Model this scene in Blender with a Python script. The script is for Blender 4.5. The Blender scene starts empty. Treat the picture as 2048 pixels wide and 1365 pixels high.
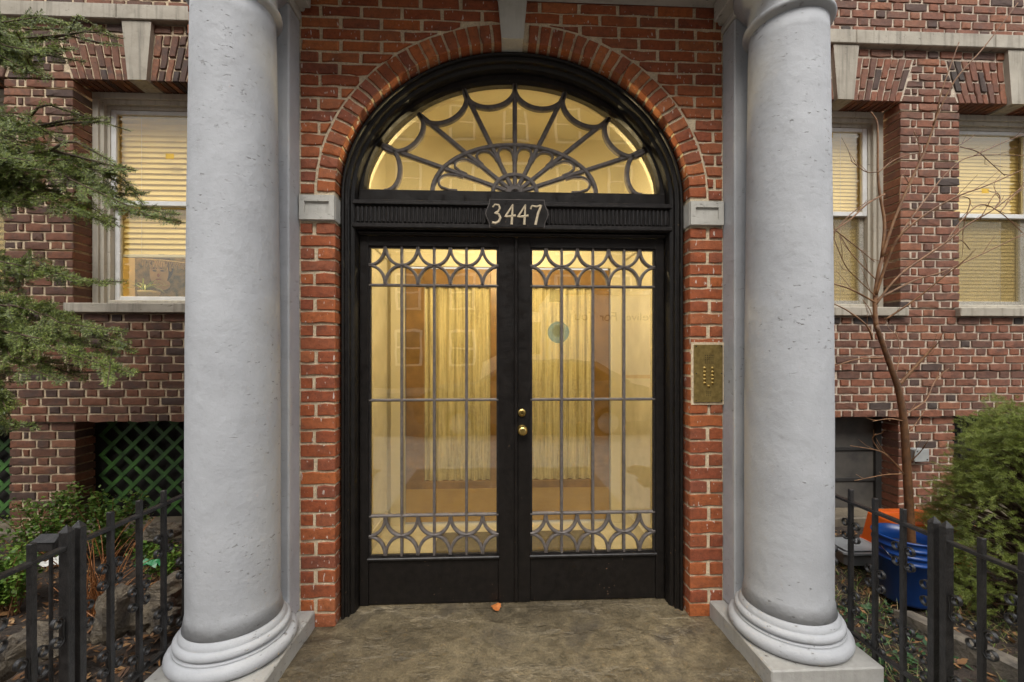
import bpy, math, random
import numpy as np
from mathutils import Vector, Matrix
R = math.radians
SC = bpy.context.scene
COL = SC.collection
rng = random.Random(7)
nrs = np.random.RandomState(11)

# ---------------------------------------------------------------- camera, sky, sun, exposure
F, U0, V0, YAW, CH, CY = 850.0, 1027.0, 715.0, R(2.5), 1.43, -2.3
cam = bpy.data.cameras.new('camera'); camo = bpy.data.objects.new('camera', cam); COL.objects.link(camo)
cam.sensor_width = 36; cam.lens = F / 2048 * 36
cam.shift_x = (1024 - U0) / 2048; cam.shift_y = (V0 - 682.5) / 2048
cam.clip_start = 0.05; cam.clip_end = 2000
camo.location = (0, CY, CH); camo.rotation_euler = (R(90), 0, -YAW)
SC.camera = camo
SUN_EL, SUN_AZ = 52, -14
w = bpy.data.worlds.new('World'); SC.world = w; w.use_nodes = True
nt = w.node_tree; bg = nt.nodes['Background']
sky = nt.nodes.new('ShaderNodeTexSky'); sky.sky_type = 'NISHITA'; sky.sun_disc = False
sky.sun_elevation = R(SUN_EL); sky.sun_rotation = R(180 + SUN_AZ); sky.dust_density = 3.0; sky.air_density = 1.2
hs = nt.nodes.new('ShaderNodeHueSaturation'); hs.inputs['Saturation'].default_value = 0.08
nt.links.new(sky.outputs[0], hs.inputs['Color']); nt.links.new(hs.outputs[0], bg.inputs[0])
bg.inputs[1].default_value = 0.13
sl = bpy.data.lights.new('sun', 'SUN'); sl.energy = 1.1; sl.angle = R(28); sl.color = (1, .955, .88)
so = bpy.data.objects.new('sun', sl); COL.objects.link(so)
so.rotation_euler = (R(90 - SUN_EL), 0, R(SUN_AZ)); so.location = (0, -6, 9)
SC.view_settings.view_transform = 'Standard'; SC.view_settings.look = 'None'
SC.view_settings.gamma = 1; SC.view_settings.exposure = 1.05
SC.render.resolution_x = 1024; SC.render.resolution_y = 682

def P(u, v, yd):
    """photo pixel -> point on the frontal plane at distance yd in front of the camera"""
    a = (u - U0) / F
    dx = math.sin(YAW) + a * math.cos(YAW); dy = math.cos(YAW) - a * math.sin(YAW)
    k = yd / dy
    return Vector((k * dx, CY + yd, CH + k * (V0 - v) / F))
def proj(p):
    x, y, z = p[0], p[1] - CY, p[2] - CH
    d = x * math.sin(YAW) + y * math.cos(YAW); r = x * math.cos(YAW) - y * math.sin(YAW)
    if d < .05: return (-9999, -9999)
    return (U0 + F * r / d, V0 - F * z / d)

# ---------------------------------------------------------------- materials
MATS = {}
def new_mat(name):
    m = bpy.data.materials.new(name); m.use_nodes = True
    n = m.node_tree.nodes; b = n['Principled BSDF']; MATS[name] = m
    return m, m.node_tree, b
def N(t, typ, **kw):
    n = t.nodes.new(typ)
    for k, v in kw.items(): setattr(n, k, v)
    return n
def L(t, a, b): t.links.new(a, b)
def noise(t, vec, scale, detail=4, rough=.55):
    n = N(t, 'ShaderNodeTexNoise'); n.inputs['Scale'].default_value = scale
    n.inputs['Detail'].default_value = detail; n.inputs['Roughness'].default_value = rough
    L(t, vec, n.inputs['Vector']); return n.outputs['Fac']
def ramp(t, fac, stops, interp='LINEAR'):
    r = N(t, 'ShaderNodeValToRGB'); r.color_ramp.interpolation = interp
    e = r.color_ramp.elements
    while len(e) < len(stops): e.new(.5)
    for i, (p, c) in enumerate(stops):
        e[i].position = p; e[i].color = (c, c, c, 1) if isinstance(c, (int, float)) else (*c, 1)
    L(t, fac, r.inputs[0]); return r.outputs[0]
def mix(t, fac, a, b, mode='MIX'):
    m = N(t, 'ShaderNodeMix', data_type='RGBA', blend_type=mode)
    for sock, v in ((m.inputs[0], fac), (m.inputs[6], a), (m.inputs[7], b)):
        if hasattr(v, 'is_linked'): L(t, v, sock)
        elif isinstance(v, (int, float)): sock.default_value = v
        else: sock.default_value = (*v, 1)
    return m.outputs[2]
def bump(t, b, h, strength=.3, dist=.004):
    n = N(t, 'ShaderNodeBump'); n.inputs['Strength'].default_value = strength; n.inputs['Distance'].default_value = dist
    L(t, h, n.inputs['Height']); L(t, n.outputs[0], b.inputs['Normal'])
def geo_pos(t): return N(t, 'ShaderNodeNewGeometry').outputs['Position']
def rand_id(t):
    a = N(t, 'ShaderNodeObjectInfo').outputs['Random']; b = N(t, 'ShaderNodeNewGeometry').outputs['Random Per Island']
    s = N(t, 'ShaderNodeMath', operation='ADD'); L(t, a, s.inputs[0]); L(t, b, s.inputs[1])
    f = N(t, 'ShaderNodeMath', operation='FRACT'); L(t, s.outputs[0], f.inputs[0]); return f.outputs[0]
def simple(name, c1, c2=None, scale=20, rough=.6, bmp=.2, bd=.003, metal=0, spec=.5, detail=5):
    m, t, b = new_mat(name); p = geo_pos(t)
    c2 = c2 or tuple(x * .7 for x in c1)
    f = noise(t, p, scale, detail)
    L(t, ramp(t, f, [(.32, c2), (.68, c1)]), b.inputs['Base Color'])
    b.inputs['Roughness'].default_value = rough; b.inputs['Metallic'].default_value = metal
    b.inputs['Specular IOR Level'].default_value = spec
    if bmp: bump(t, b, noise(t, p, scale * 3, 6, .65), bmp, bd)
    return m
def brick_mat(name, stops, fleck=.0, soot=.3, bright=1):
    m, t, b = new_mat(name); p = geo_pos(t); r = rand_id(t)
    base = ramp(t, r, [(q, tuple(x * bright for x in c)) for q, c in stops])
    f = noise(t, p, 38, 6, .7)
    c = mix(t, 1.0, base, ramp(t, f, [(.25, .55), (.5, 1.0), (.75, 1.28)]), 'MULTIPLY')
    f2 = noise(t, p, 9, 5, .65)                                    # soot and weathering patches
    c = mix(t, ramp(t, f2, [(.5, 0.0), (.72, soot)]), c, (.045, .036, .032))
    f4 = noise(t, p, 150, 2, .5)                                   # burnt pits in the clay
    c = mix(t, ramp(t, f4, [(.66, 0.0), (.74, .6)]), c, (.03, .022, .018))
    if fleck:
        mp = N(t, 'ShaderNodeMapping'); mp.inputs['Scale'].default_value = (60, 60, 22); L(t, p, mp.inputs['Vector'])
        f3 = noise(t, mp.outputs[0], 1, 2, .5)
        c = mix(t, ramp(t, f3, [(.665, 0.0), (.70, fleck)]), c, (.62, .56, .5))
    L(t, c, b.inputs['Base Color']); b.inputs['Roughness'].default_value = .72; b.inputs['Specular IOR Level'].default_value = .35
    bump(t, b, noise(t, p, 110, 5, .7), .55, .004)
    return m
def leaf_mat(name, stops, rough=.45, trans=.25):
    m, t, b = new_mat(name); r = rand_id(t); p = geo_pos(t)
    c = ramp(t, r, stops); f = noise(t, p, 7, 3)
    c = mix(t, 1.0, c, ramp(t, f, [(.3, .7), (.7, 1.25)]), 'MULTIPLY')
    L(t, c, b.inputs['Base Color']); b.inputs['Roughness'].default_value = rough
    tr = N(t, 'ShaderNodeBsdfTranslucent'); L(t, c, tr.inputs['Color'])
    mx = N(t, 'ShaderNodeMixShader'); mx.inputs[0].default_value = trans
    L(t, b.outputs[0], mx.inputs[1]); L(t, tr.outputs[0], mx.inputs[2])
    L(t, mx.outputs[0], t.nodes['Material Output'].inputs[0]); return m
def glass_mat(name, tint=(1, 1, 1), f0=.07):
    m, t, b = new_mat(name); t.nodes.remove(b)
    g = N(t, 'ShaderNodeNewGeometry'); d = N(t, 'ShaderNodeVectorMath', operation='DOT_PRODUCT')
    L(t, g.outputs['Incoming'], d.inputs[0]); L(t, g.outputs['Normal'], d.inputs[1])
    a = N(t, 'ShaderNodeMath', operation='ABSOLUTE'); L(t, d.outputs['Value'], a.inputs[0])
    o = N(t, 'ShaderNodeMath', operation='SUBTRACT'); o.inputs[0].default_value = 1; L(t, a.outputs[0], o.inputs[1])
    q = N(t, 'ShaderNodeMath', operation='POWER'); q.inputs[1].default_value = 5; L(t, o.outputs[0], q.inputs[0])
    mm = N(t, 'ShaderNodeMath', operation='MULTIPLY_ADD'); mm.inputs[1].default_value = 1 - f0; mm.inputs[2].default_value = f0
    L(t, q.outputs[0], mm.inputs[0])
    tr = N(t, 'ShaderNodeBsdfTransparent'); tr.inputs[0].default_value = (*tint, 1)
    gl = N(t, 'ShaderNodeBsdfGlossy'); gl.inputs['Roughness'].default_value = .006
    bp = N(t, 'ShaderNodeBump'); bp.inputs['Strength'].default_value = .05; bp.inputs['Distance'].default_value = .01
    L(t, noise(t, g.outputs['Position'], 4, 2), bp.inputs['Height']); L(t, bp.outputs[0], gl.inputs['Normal'])
    mx = N(t, 'ShaderNodeMixShader'); L(t, mm.outputs[0], mx.inputs[0]); L(t, tr.outputs[0], mx.inputs[1]); L(t, gl.outputs[0], mx.inputs[2])
    L(t, mx.outputs[0], t.nodes['Material Output'].inputs[0]); return m
def emit_mat(name, col, s):
    m, t, b = new_mat(name); b.inputs['Base Color'].default_value = (*col, 1)
    b.inputs['Emission Color'].default_value = (*col, 1); b.inputs['Emission Strength'].default_value = s; return m

brick_mat('brick_entrance', [(0, (.33, .088, .030)), (.3, (.25, .068, .032)), (.55, (.40, .115, .034)), (.8, (.22, .068, .038)), (1, (.46, .15, .05))], fleck=.8, soot=.45)
brick_mat('brick_left', [(0, (.095, .044, .027)), (.25, (.165, .064, .034)), (.5, (.06, .036, .028)), (.7, (.13, .058, .034)), (.85, (.21, .088, .046)), (1, (.042, .030, .027))], soot=.75)  # brown brick; the dimmer look of the left side is also put into the colours
brick_mat('brick_right', [(0, (.175, .074, .047)), (.3, (.215, .080, .043)), (.55, (.125, .060, .042)), (.78, (.26, .106, .056)), (.92, (.092, .050, .038)), (1, (.055, .043, .037))], soot=.55)
def mortar_mat(name, c1, c2):
    m, t, b = new_mat(name); p = geo_pos(t)
    f = noise(t, p, 14, 6, .7); g = noise(t, p, 90, 4, .7)
    c = ramp(t, f, [(.3, c2), (.65, c1)]); c = mix(t, 1, c, ramp(t, g, [(.25, .6), (.6, 1.1)]), 'MULTIPLY')
    L(t, c, b.inputs['Base Color']); b.inputs['Roughness'].default_value = .9; bump(t, b, g, .8, .005)
mortar_mat('mortar_entrance', (.72, .60, .42), (.50, .40, .27))
mortar_mat('mortar_left', (.62, .49, .33), (.36, .28, .19))
mortar_mat('mortar_right', (.60, .50, .39), (.36, .295, .23))
def paint_mat(name, c1, c2, pit=.5, dirt=(.22, .2, .17), streak=0, bs=.3, crack=0):
    m, t, b = new_mat(name); p = geo_pos(t)
    f = noise(t, p, 3.5, 5, .6); c = ramp(t, f, [(.3, c2), (.7, c1)])
    mp = N(t, 'ShaderNodeMapping'); mp.inputs['Scale'].default_value = (22, 22, 60); L(t, p, mp.inputs['Vector'])
    f2 = noise(t, mp.outputs[0], 1.3, 3, .6)                        # chips and pits
    f3 = noise(t, p, 2.2, 3)
    gate = N(t, 'ShaderNodeMath', operation='MULTIPLY'); 
    pm = ramp(t, f2, [(.655, 0.0), (.69, 1.0)]); L(t, pm, gate.inputs[0]); L(t, ramp(t, f3, [(.42, 0.0), (.6, pit)]), gate.inputs[1])
    c = mix(t, gate.outputs[0], c, dirt)
    f4 = noise(t, p, 11, 6, .75); c = mix(t, ramp(t, f4, [(.56, 0.0), (.8, .35)]), c, dirt)
    if streak:
        ms = N(t, 'ShaderNodeMapping'); ms.inputs['Scale'].default_value = (26, 26, 1.6); L(t, p, ms.inputs['Vector'])
        c = mix(t, ramp(t, noise(t, ms.outputs[0], 1, 4, .6), [(.5, 0.0), (.72, streak)]), c, dirt)
    if crack:
        vd = N(t, 'ShaderNodeTexVoronoi', feature='DISTANCE_TO_EDGE'); vd.inputs['Scale'].default_value = 2.3
        nz = N(t, 'ShaderNodeTexNoise'); nz.inputs['Scale'].default_value = 5; nz.inputs['Detail'].default_value = 6; L(t, p, nz.inputs['Vector'])
        va_ = N(t, 'ShaderNodeVectorMath', operation='MULTIPLY_ADD'); va_.inputs[1].default_value = (.35, .35, .35); L(t, nz.outputs['Color'], va_.inputs[0]); L(t, p, va_.inputs[2]); L(t, va_.outputs[0], vd.inputs['Vector'])
        k2 = N(t, 'ShaderNodeMath', operation='MULTIPLY'); L(t, ramp(t, vd.outputs['Distance'], [(.003, 1.0), (.009, 0.0)]), k2.inputs[0]); L(t, ramp(t, noise(t, p, 1.7, 2), [(.5, 0.0), (.6, crack)]), k2.inputs[1])
        c = mix(t, k2.outputs[0], c, (.12, .115, .11))
    L(t, c, b.inputs['Base Color']); L(t, ramp(t, f4, [(.3, .5), (.7, .75)]), b.inputs['Roughness']); b.inputs['Specular IOR Level'].default_value = .3
    h = N(t, 'ShaderNodeMath', operation='SUBTRACT'); L(t, noise(t, p, 16, 6, .62), h.inputs[0]); L(t, gate.outputs[0], h.inputs[1])
    bump(t, b, h.outputs[0], bs, .007)
paint_mat('column_paint', (.445, .455, .475), (.36, .368, .385), .85, (.20, .19, .175), .0, .75, 0)
paint_mat('white_stone_paint', (.55, .535, .49), (.42, .405, .365), .95, (.17, .15, .12), .25, .6)
paint_mat('plinth_paint', (.43, .42, .395), (.31, .30, .28), 1.0, (.12, .105, .085), .2, .9)
paint_mat('stone', (.44, .40, .33), (.28, .25, .20), .7, (.1, .09, .07), .6, .5)
paint_mat('ledge_stone', (.20, .165, .115), (.10, .082, .06), .7, (.04, .035, .03), .3, .7)
paint_mat('wood_cream', (.50, .46, .38), (.38, .35, .29), .8, (.12, .1, .08), .35, .3)
simple('vinyl_white', (.68, .68, .66), (.56, .56, .54), 12, .4, .05)
def black_mat():
    m, t, b = new_mat('black_paint'); p = geo_pos(t)
    c = ramp(t, noise(t, p, 24, 5), [(.3, (.006, .005, .0045)), (.7, (.013, .0105, .009))])
    f = noise(t, p, 55, 3, .5); g = noise(t, p, 5, 3)
    k = N(t, 'ShaderNodeMath', operation='MULTIPLY'); L(t, ramp(t, f, [(.70, 0.0), (.73, 1.0)]), k.inputs[0]); L(t, ramp(t, g, [(.5, 0.0), (.62, .8)]), k.inputs[1])
    c = mix(t, k.outputs[0], c, (.16, .10, .06))
    L(t, c, b.inputs['Base Color']); b.inputs['Specular IOR Level'].default_value = .28
    L(t, ramp(t, noise(t, p, 16, 5, .7), [(.3, .28), (.7, .52)]), b.inputs['Roughness'])
    bump(t, b, noise(t, p, 70, 6, .7), .4, .003)
black_mat()
simple('black_frieze', (.024, .021, .02), (.009, .008, .008), 30, .36, .3, .003, spec=.35)
simple('came_metal', (.15, .13, .12), (.085, .074, .068), 40, .45, .2, .001, spec=.3)  # lightened so the halo of the lit glass sits in the bar colour
simple('iron', (.026, .024, .023), (.008, .0075, .0075), 35, .3, .8, .003, spec=.5)  # black lifted towards grey, painting the wet sheen into the base colour
simple('brass', (.62, .45, .16), (.42, .29, .09), 25, .32, .15, .001, metal=1)
simple('brass_aged', (.29, .21, .07), (.16, .11, .035), 45, .42, .25, .001, metal=.45)
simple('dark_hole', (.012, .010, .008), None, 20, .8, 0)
simple('cream_digit', (.62, .52, .36), (.42, .34, .22), 60, .5, .1)
simple('vestibule_plaster', (.74, .68, .50), (.68, .62, .45), 3, .6, .05)
simple('marble', (.70, .65, .50), (.52, .47, .34), 5, .35, .03)
simple('oak', (.30, .17, .055), (.18, .10, .03), 9, .4, .2)
simple('oak_light', (.44, .29, .09), (.34, .21, .06), 6, .45, .1)
simple('mat_dark', (.14, .115, .06), (.09, .07, .04), 40, .9, .4)
simple('soil', (.055, .038, .026), (.022, .016, .012), 18, .95, .9, .02)
simple('asphalt', (.06, .06, .06), (.04, .04, .04), 30, .9, .4)
simple('concrete', (.34, .32, .29), (.24, .23, .21), 6, .9, .3)
simple('rock', (.18, .145, .098), (.042, .034, .027), 13, .5, 1.0, .03, detail=8)
simple('kerb_rock', (.20, .17, .13), (.07, .06, .05), 14, .7, .9, .02)
simple('bark', (.15, .065, .022), (.06, .028, .012), 30, .55, .6, .004)
simple('twig_bark', (.27, .14, .06), (.13, .062, .03), 30, .5, .2)
simple('cane_bark', (.32, .13, .04), (.15, .06, .02), 30, .5, .2)
simple('yew_bark', (.09, .055, .03), (.04, .025, .015), 30, .8, .4)
simple('blue_plastic', (.006, .05, .22), (.004, .032, .15), 5, .3, .05)
simple('orange_plastic', (.70, .13, .012), (.58, .10, .01), 5, .38, .05)
simple('grey_plastic', (.25, .27, .28), (.18, .19, .2), 5, .4, .05)
simple('green_lattice', (.05, .14, .024), (.018, .05, .012), 9, .6, .6, .003)
simple('basement_dark', (.022, .020, .018), (.010, .009, .008), 8, .8, .4)
simple('dusty_board', (.085, .075, .062), (.03, .027, .024), 4, .75, .4)
simple('grey_box', (.34, .35, .34), None, 9, .5, .05)
simple('blind_yellow', (.74, .64, .38), (.68, .58, .34), 6, .85, 0, spec=.1)
simple('room_wall', (.58, .48, .27), (.50, .41, .22), 3, .7, 0)
simple('terracotta', (.62, .50, .25), None, 9, .6, .05)
simple('fringe', (.48, .38, .22), (.28, .2, .1), 60, .9, .2)
simple('note_yellow', (.80, .50, .05), None, 9, .6, 0)
def decal_mat(name, col, k):
    m, t, b = new_mat(name); b.inputs['Base Color'].default_value = (*col, 1); b.inputs['Roughness'].default_value = .5
    tr = N(t, 'ShaderNodeBsdfTransparent'); mx = N(t, 'ShaderNodeMixShader'); mx.inputs[0].default_value = k
    L(t, tr.outputs[0], mx.inputs[1]); L(t, b.outputs[0], mx.inputs[2]); L(t, mx.outputs[0], t.nodes['Material Output'].inputs[0])
decal_mat('sticker_teal', (.10, .26, .24), .38)
decal_mat('sticker_pale', (.50, .40, .12), .3)
simple('skin_print', (.62, .47, .32), (.48, .34, .22), 14, .7, 0)  # lightened as well, with room light put into the colour
simple('hair_print', (.035, .025, .02), None, 9, .7, 0)
simple('print_back', (.36, .27, .10), (.07, .075, .025), 22, .8, 0)  # lightened to put the missing light low in the room into the colour
simple('lip_print', (.36, .15, .11), None, 9, .7, 0)
simple('litter_green', (.03, .22, .08), None, 9, .4, 0)
simple('litter_white', (.6, .6, .56), None, 9, .5, 0)
simple('truck_white', (.78, .78, .76), (.72, .72, .70), 3, .35, 0)
simple('truck_trim', (.5, .06, .03), None, 3, .4, 0)
simple('slogan_blue', (.03, .05, .15), None, 3, .5, 0)
simple('tyre', (.02, .02, .02), None, 30, .8, .2)
simple('chrome', (.6, .6, .6), None, 3, .15, 0, metal=1)
simple('car_paint', (.12, .12, .125), None, 3, .25, 0)
simple('house_brick', (.20, .10, .065), (.13, .07, .05), 2, .85, 0)
simple('leaf_orange', (.58, .20, .05), (.40, .12, .03), 40, .6, .1)
emit_mat('lamp_glow', (1, .80, .45), 9)
glass_mat('glass_door', (1, .97, .88), .17)
glass_mat('glass_window', (1, .96, .84), .065)
glass_mat('glass_dark', (.1, .11, .12), .08)
leaf_mat('yew_leaf', [(0, (.05, .07, .012)), (.4, (.10, .14, .024)), (.8, (.19, .24, .045)), (1, (.32, .36, .10))])
leaf_mat('spruce_leaf', [(0, (.11, .155, .026)), (.5, (.20, .255, .05)), (1, (.34, .38, .09))])
leaf_mat('box_leaf', [(0, (.05, .11, .015)), (.5, (.10, .19, .025)), (1, (.19, .28, .05))])
leaf_mat('grass_leaf', [(0, (.06, .12, .02)), (.45, (.12, .18, .035)), (.6, (.25, .2, .09)), (1, (.36, .28, .14))])
leaf_mat('litter_leaf', [(0, (.07, .035, .018)), (.4, (.15, .07, .025)), (.7, (.24, .12, .045)), (1, (.32, .2, .09))], .7, .1)
leaf_mat('ivy_leaf', [(0, (.02, .06, .02)), (.6, (.04, .11, .04)), (1, (.09, .16, .07))])
leaf_mat('house_leaf', [(0, (.14, .20, .02)), (1, (.36, .40, .06))])
def screen_mat():
    m, t, b = new_mat('insect_screen'); p = geo_pos(t)
    L(t, ramp(t, noise(t, p, 60, 6, .8), [(.3, (.14, .11, .05)), (.7, (.28, .22, .11))]), b.inputs['Base Color']); b.inputs['Roughness'].default_value = .8
    tr = N(t, 'ShaderNodeBsdfTransparent'); mx = N(t, 'ShaderNodeMixShader')
    L(t, ramp(t, noise(t, p, 120, 3, .8), [(.35, .10), (.65, .34)]), mx.inputs[0])
    L(t, tr.outputs[0], mx.inputs[1]); L(t, b.outputs[0], mx.inputs[2]); L(t, mx.outputs[0], t.nodes['Material Output'].inputs[0])
screen_mat()
def lace_mat():
    m, t, b = new_mat('lace'); p = geo_pos(t)
    v = N(t, 'ShaderNodeTexVoronoi', feature='DISTANCE_TO_EDGE'); v.inputs['Scale'].default_value = 22; L(t, p, v.inputs['Vector'])
    mp = N(t, 'ShaderNodeMapping'); mp.inputs['Scale'].default_value = (55, 1, 5); L(t, p, mp.inputs['Vector'])
    f = noise(t, mp.outputs[0], 1, 4); wv = noise(t, p, 45, 5, .7)
    mp.inputs['Scale'].default_value = (95, 1, 3.5)
    c = ramp(t, f, [(.32, (.44, .43, .36)), (.62, (.84, .85, .78))])
    c = mix(t, ramp(t, wv, [(.47, 0.0), (.58, .42)]), c, (.86, .87, .80))
    c = mix(t, ramp(t, v.outputs['Distance'], [(.01, .28), (.04, 0.0)]), c, (.9, .9, .84))
    L(t, c, b.inputs['Base Color']); b.inputs['Roughness'].default_value = .9
lace_mat()
def flag_mat():
    m, t, b = new_mat('flagstone'); p = geo_pos(t)
    f1 = noise(t, p, 1.6, 8, .62); f2 = noise(t, p, 14, 7, .7); f3 = noise(t, p, 3.2, 5, .6)
    c = ramp(t, f1, [(.28, (.052, .041, .026)), (.45, (.110, .087, .052)), (.60, (.178, .142, .084)), (.75, (.25, .20, .122))])
    c = mix(t, 1, c, ramp(t, f2, [(.3, .45), (.5, 1.0), (.7, 1.45)]), 'MULTIPLY')
    g = noise(t, p, 75, 4, .7); c = mix(t, 1, c, ramp(t, g, [(.3, .6), (.7, 1.3)]), 'MULTIPLY')
    c = mix(t, ramp(t, f3, [(.54, 0.0), (.66, .65)]), c, (.042, .035, .029))
    mp = N(t, 'ShaderNodeMapping'); mp.inputs['Scale'].default_value = (1.2, 2.6, 2); mp.inputs['Rotation'].default_value = (0, 0, .35); L(t, p, mp.inputs['Vector'])
    f5 = noise(t, mp.outputs[0], 1, 7, .6)                          # flaking layers of the stone
    gate = N(t, 'ShaderNodeMath', operation='MULTIPLY'); L(t, ramp(t, f5, [(.49, 0.0), (.499, .5), (.504, 0.0)]), gate.inputs[0]); L(t, ramp(t, noise(t, p, 3, 3), [(.48, 0.0), (.6, 1.0)]), gate.inputs[1])
    c = mix(t, gate.outputs[0], c, (.34, .28, .19))
    L(t, c, b.inputs['Base Color']); L(t, ramp(t, f2, [(.3, .38), (.7, .62)]), b.inputs['Roughness'])
    s = N(t, 'ShaderNodeMath', operation='ADD'); L(t, ramp(t, f5, [(.47, 0.0), (.515, .55)]), s.inputs[0])
    s2 = N(t, 'ShaderNodeMath', operation='MULTIPLY_ADD'); L(t, g, s2.inputs[0]); s2.inputs[1].default_value = .5; L(t, f2, s2.inputs[2]); L(t, s2.outputs[0], s.inputs[1])
    bump(t, b, s.outputs[0], .9, .014)
flag_mat()

# ---------------------------------------------------------------- mesh helpers
class MB:
    def __init__(s): s.v = []; s.f = []
    def add(s, vs, fs):
        o = len(s.v); s.v += [tuple(q) for q in vs]; s.f += [tuple(i + o for i in f) for f in fs]; return s
    def box(s, x0, x1, y0, y1, z0, z1, c=0):
        if c:
            r = []
            for (a0, a1, b0, b1, z) in ((x0 + c, x1 - c, y0 + c, y1 - c, z0), (x0, x1, y0, y1, z0 + c), (x0, x1, y0, y1, z1 - c), (x0 + c, x1 - c, y0 + c, y1 - c, z1)):
                r += [(a0 + (c if z in (z0 + c, z1 - c) else 0), b0, z), (a1 - (c if z in (z0 + c, z1 - c) else 0), b0, z), (a1, b0 + (c if z in (z0 + c, z1 - c) else 0), z), (a1, b1 - (c if z in (z0 + c, z1 - c) else 0), z),
                      (a1 - (c if z in (z0 + c, z1 - c) else 0), b1, z), (a0 + (c if z in (z0 + c, z1 - c) else 0), b1, z), (a0, b1 - (c if z in (z0 + c, z1 - c) else 0), z), (a0, b0 + (c if z in (z0 + c, z1 - c) else 0), z)]
            f = [tuple(range(7, -1, -1)), tuple(range(24, 32))]
            for k in range(3):
                for i in range(8): j = (i + 1) % 8; f.append((k * 8 + i, k * 8 + j, k * 8 + 8 + j, k * 8 + 8 + i))
            return s.add(r, f)
        return s.add([(x0, y0, z0), (x1, y0, z0), (x1, y1, z0), (x0, y1, z0), (x0, y0, z1), (x1, y0, z1), (x1, y1, z1), (x0, y1, z1)],
                     [(0, 3, 2, 1), (4, 5, 6, 7), (0, 1, 5, 4), (1, 2, 6, 5), (2, 3, 7, 6), (3, 0, 4, 7)])
    def prism(s, poly, y0, y1):                                      # polygon in x,z extruded along y
        n = len(poly); vs = [(x, y0, z) for x, z in poly] + [(x, y1, z) for x, z in poly]
        return s.add(vs, [tuple(range(n)), tuple(range(2 * n - 1, n - 1, -1))] + [(i, i + n, (i + 1) % n + n, (i + 1) % n) for i in range(n)])
    def tube(s, pts, rad, n=6, cap=True):
        pts = [Vector(p) for p in pts]; k = len(pts)
        rad = rad if isinstance(rad, (list, tuple)) else [rad] * k
        up = None; vs = []
        for i, p in enumerate(pts):
            d = (pts[min(i + 1, k - 1)] - pts[max(i - 1, 0)])
            if d.length < 1e-9: d = Vector((0, 0, 1))
            d.normalize()
            if up is None: up = d.orthogonal().normalized()
            up = (up - d * up.dot(d)); up = up.normalized() if up.length > 1e-6 else d.orthogonal().normalized()
            b = d.cross(up)
            for j in range(n):
                a = 2 * math.pi * j / n; vs.append(p + (up * math.cos(a) + b * math.sin(a)) * rad[i])
        fs = [(i * n + j, i * n + (j + 1) % n, i * n + n + (j + 1) % n, i * n + n + j) for i in range(k - 1) for j in range(n)]
        if cap: fs += [tuple(range(n - 1, -1, -1)), tuple(range((k - 1) * n, k * n))]
        return s.add(vs, fs)
    def lathe(s, prof, c, n=24, cap=True):                            # prof [(r,z)] about vertical axis at c
        vs = [(c[0] + r * math.cos(2 * math.pi * j / n), c[1] + r * math.sin(2 * math.pi * j / n), c[2] + z) for r, z in prof for j in range(n)]
        k = len(prof); fs = [(i * n + j, i * n + (j + 1) % n, i * n + n + (j + 1) % n, i * n + n + j) for i in range(k - 1) for j in range(n)]
        if cap: fs += [tuple(range(n - 1, -1, -1)), tuple(range((k - 1) * n, k * n))]
        return s.add(vs, fs)
    def lathe_y(s, prof, c, n=24):                                    # prof [(r, dy)] about the y axis
        vs = [(c[0] + r * math.cos(2 * math.pi * j / n), c[1] + y, c[2] + r * math.sin(2 * math.pi * j / n)) for r, y in prof for j in range(n)]
        k = len(prof); fs = [(i * n + j, i * n + n + j, i * n + n + (j + 1) % n, i * n + (j + 1) % n) for i in range(k - 1) for j in range(n)]
        fs += [tuple(range(n)), tuple(range(k * n - 1, (k - 1) * n - 1, -1))]
        return s.add(vs, fs)
    def strip_xz(s, pts, wid, y0, y1):                                # flat bar following pts (x,z), bevelled front
        k = len(pts); vs = []
        wid = wid if isinstance(wid, (list, tuple)) else [wid] * k
        for i, (x, z) in enumerate(pts):
            a = pts[max(i - 1, 0)]; b = pts[min(i + 1, k - 1)]; d = Vector((b[0] - a[0], b[1] - a[1])); d.normalize(); n = Vector((-d.y, d.x)); h = wid[i] / 2
            vs += [(x + n.x * h, y1, z + n.y * h), (x + n.x * h, y0 + h * .5, z + n.y * h), (x + n.x * h * .45, y0, z + n.y * h * .45),
                   (x - n.x * h * .45, y0, z - n.y * h * .45), (x - n.x * h, y0 + h * .5, z - n.y * h), (x - n.x * h, y1, z - n.y * h)]
        fs = [(i * 6 + j, i * 6 + (j + 1) % 6, i * 6 + 6 + (j + 1) % 6, i * 6 + 6 + j) for i in range(k - 1) for j in range(6)]
        fs += [tuple(range(5, -1, -1)), tuple(range((k - 1) * 6, k * 6))]
        return s.add(vs, fs)
    def build(s, name, mat, parent=None, smooth=False):
        me = bpy.data.meshes.new(name); me.from_pydata(s.v, [], s.f); me.validate(); me.update()
        return link(name, me, mat, parent, smooth)
def link(name, me, mat, parent=None, smooth=False):
    if mat and not me.materials: me.materials.append(MATS[mat])
    o = bpy.data.objects.new(name, me); COL.objects.link(o)
    if smooth and me.polygons: me.polygons.foreach_set('use_smooth', [True] * len(me.polygons))
    if parent: o.parent = parent; o.matrix_parent_inverse = Matrix.Translation(-parent.location)
    return o
def tag(o, label, cat, group=None):
    o['label'] = label; o['category'] = cat
    if group: o['group'] = group
    return o
def thing(name, label, cat, loc=(0, 0, 0), group=None):
    o = bpy.data.objects.new(name, None); COL.objects.link(o); o.location = loc; o.empty_display_size = .1
    return tag(o, label, cat, group)
def struct(o): o['kind'] = 'structure'; return o
def stuff(o): o['kind'] = 'stuff'; return o
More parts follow.
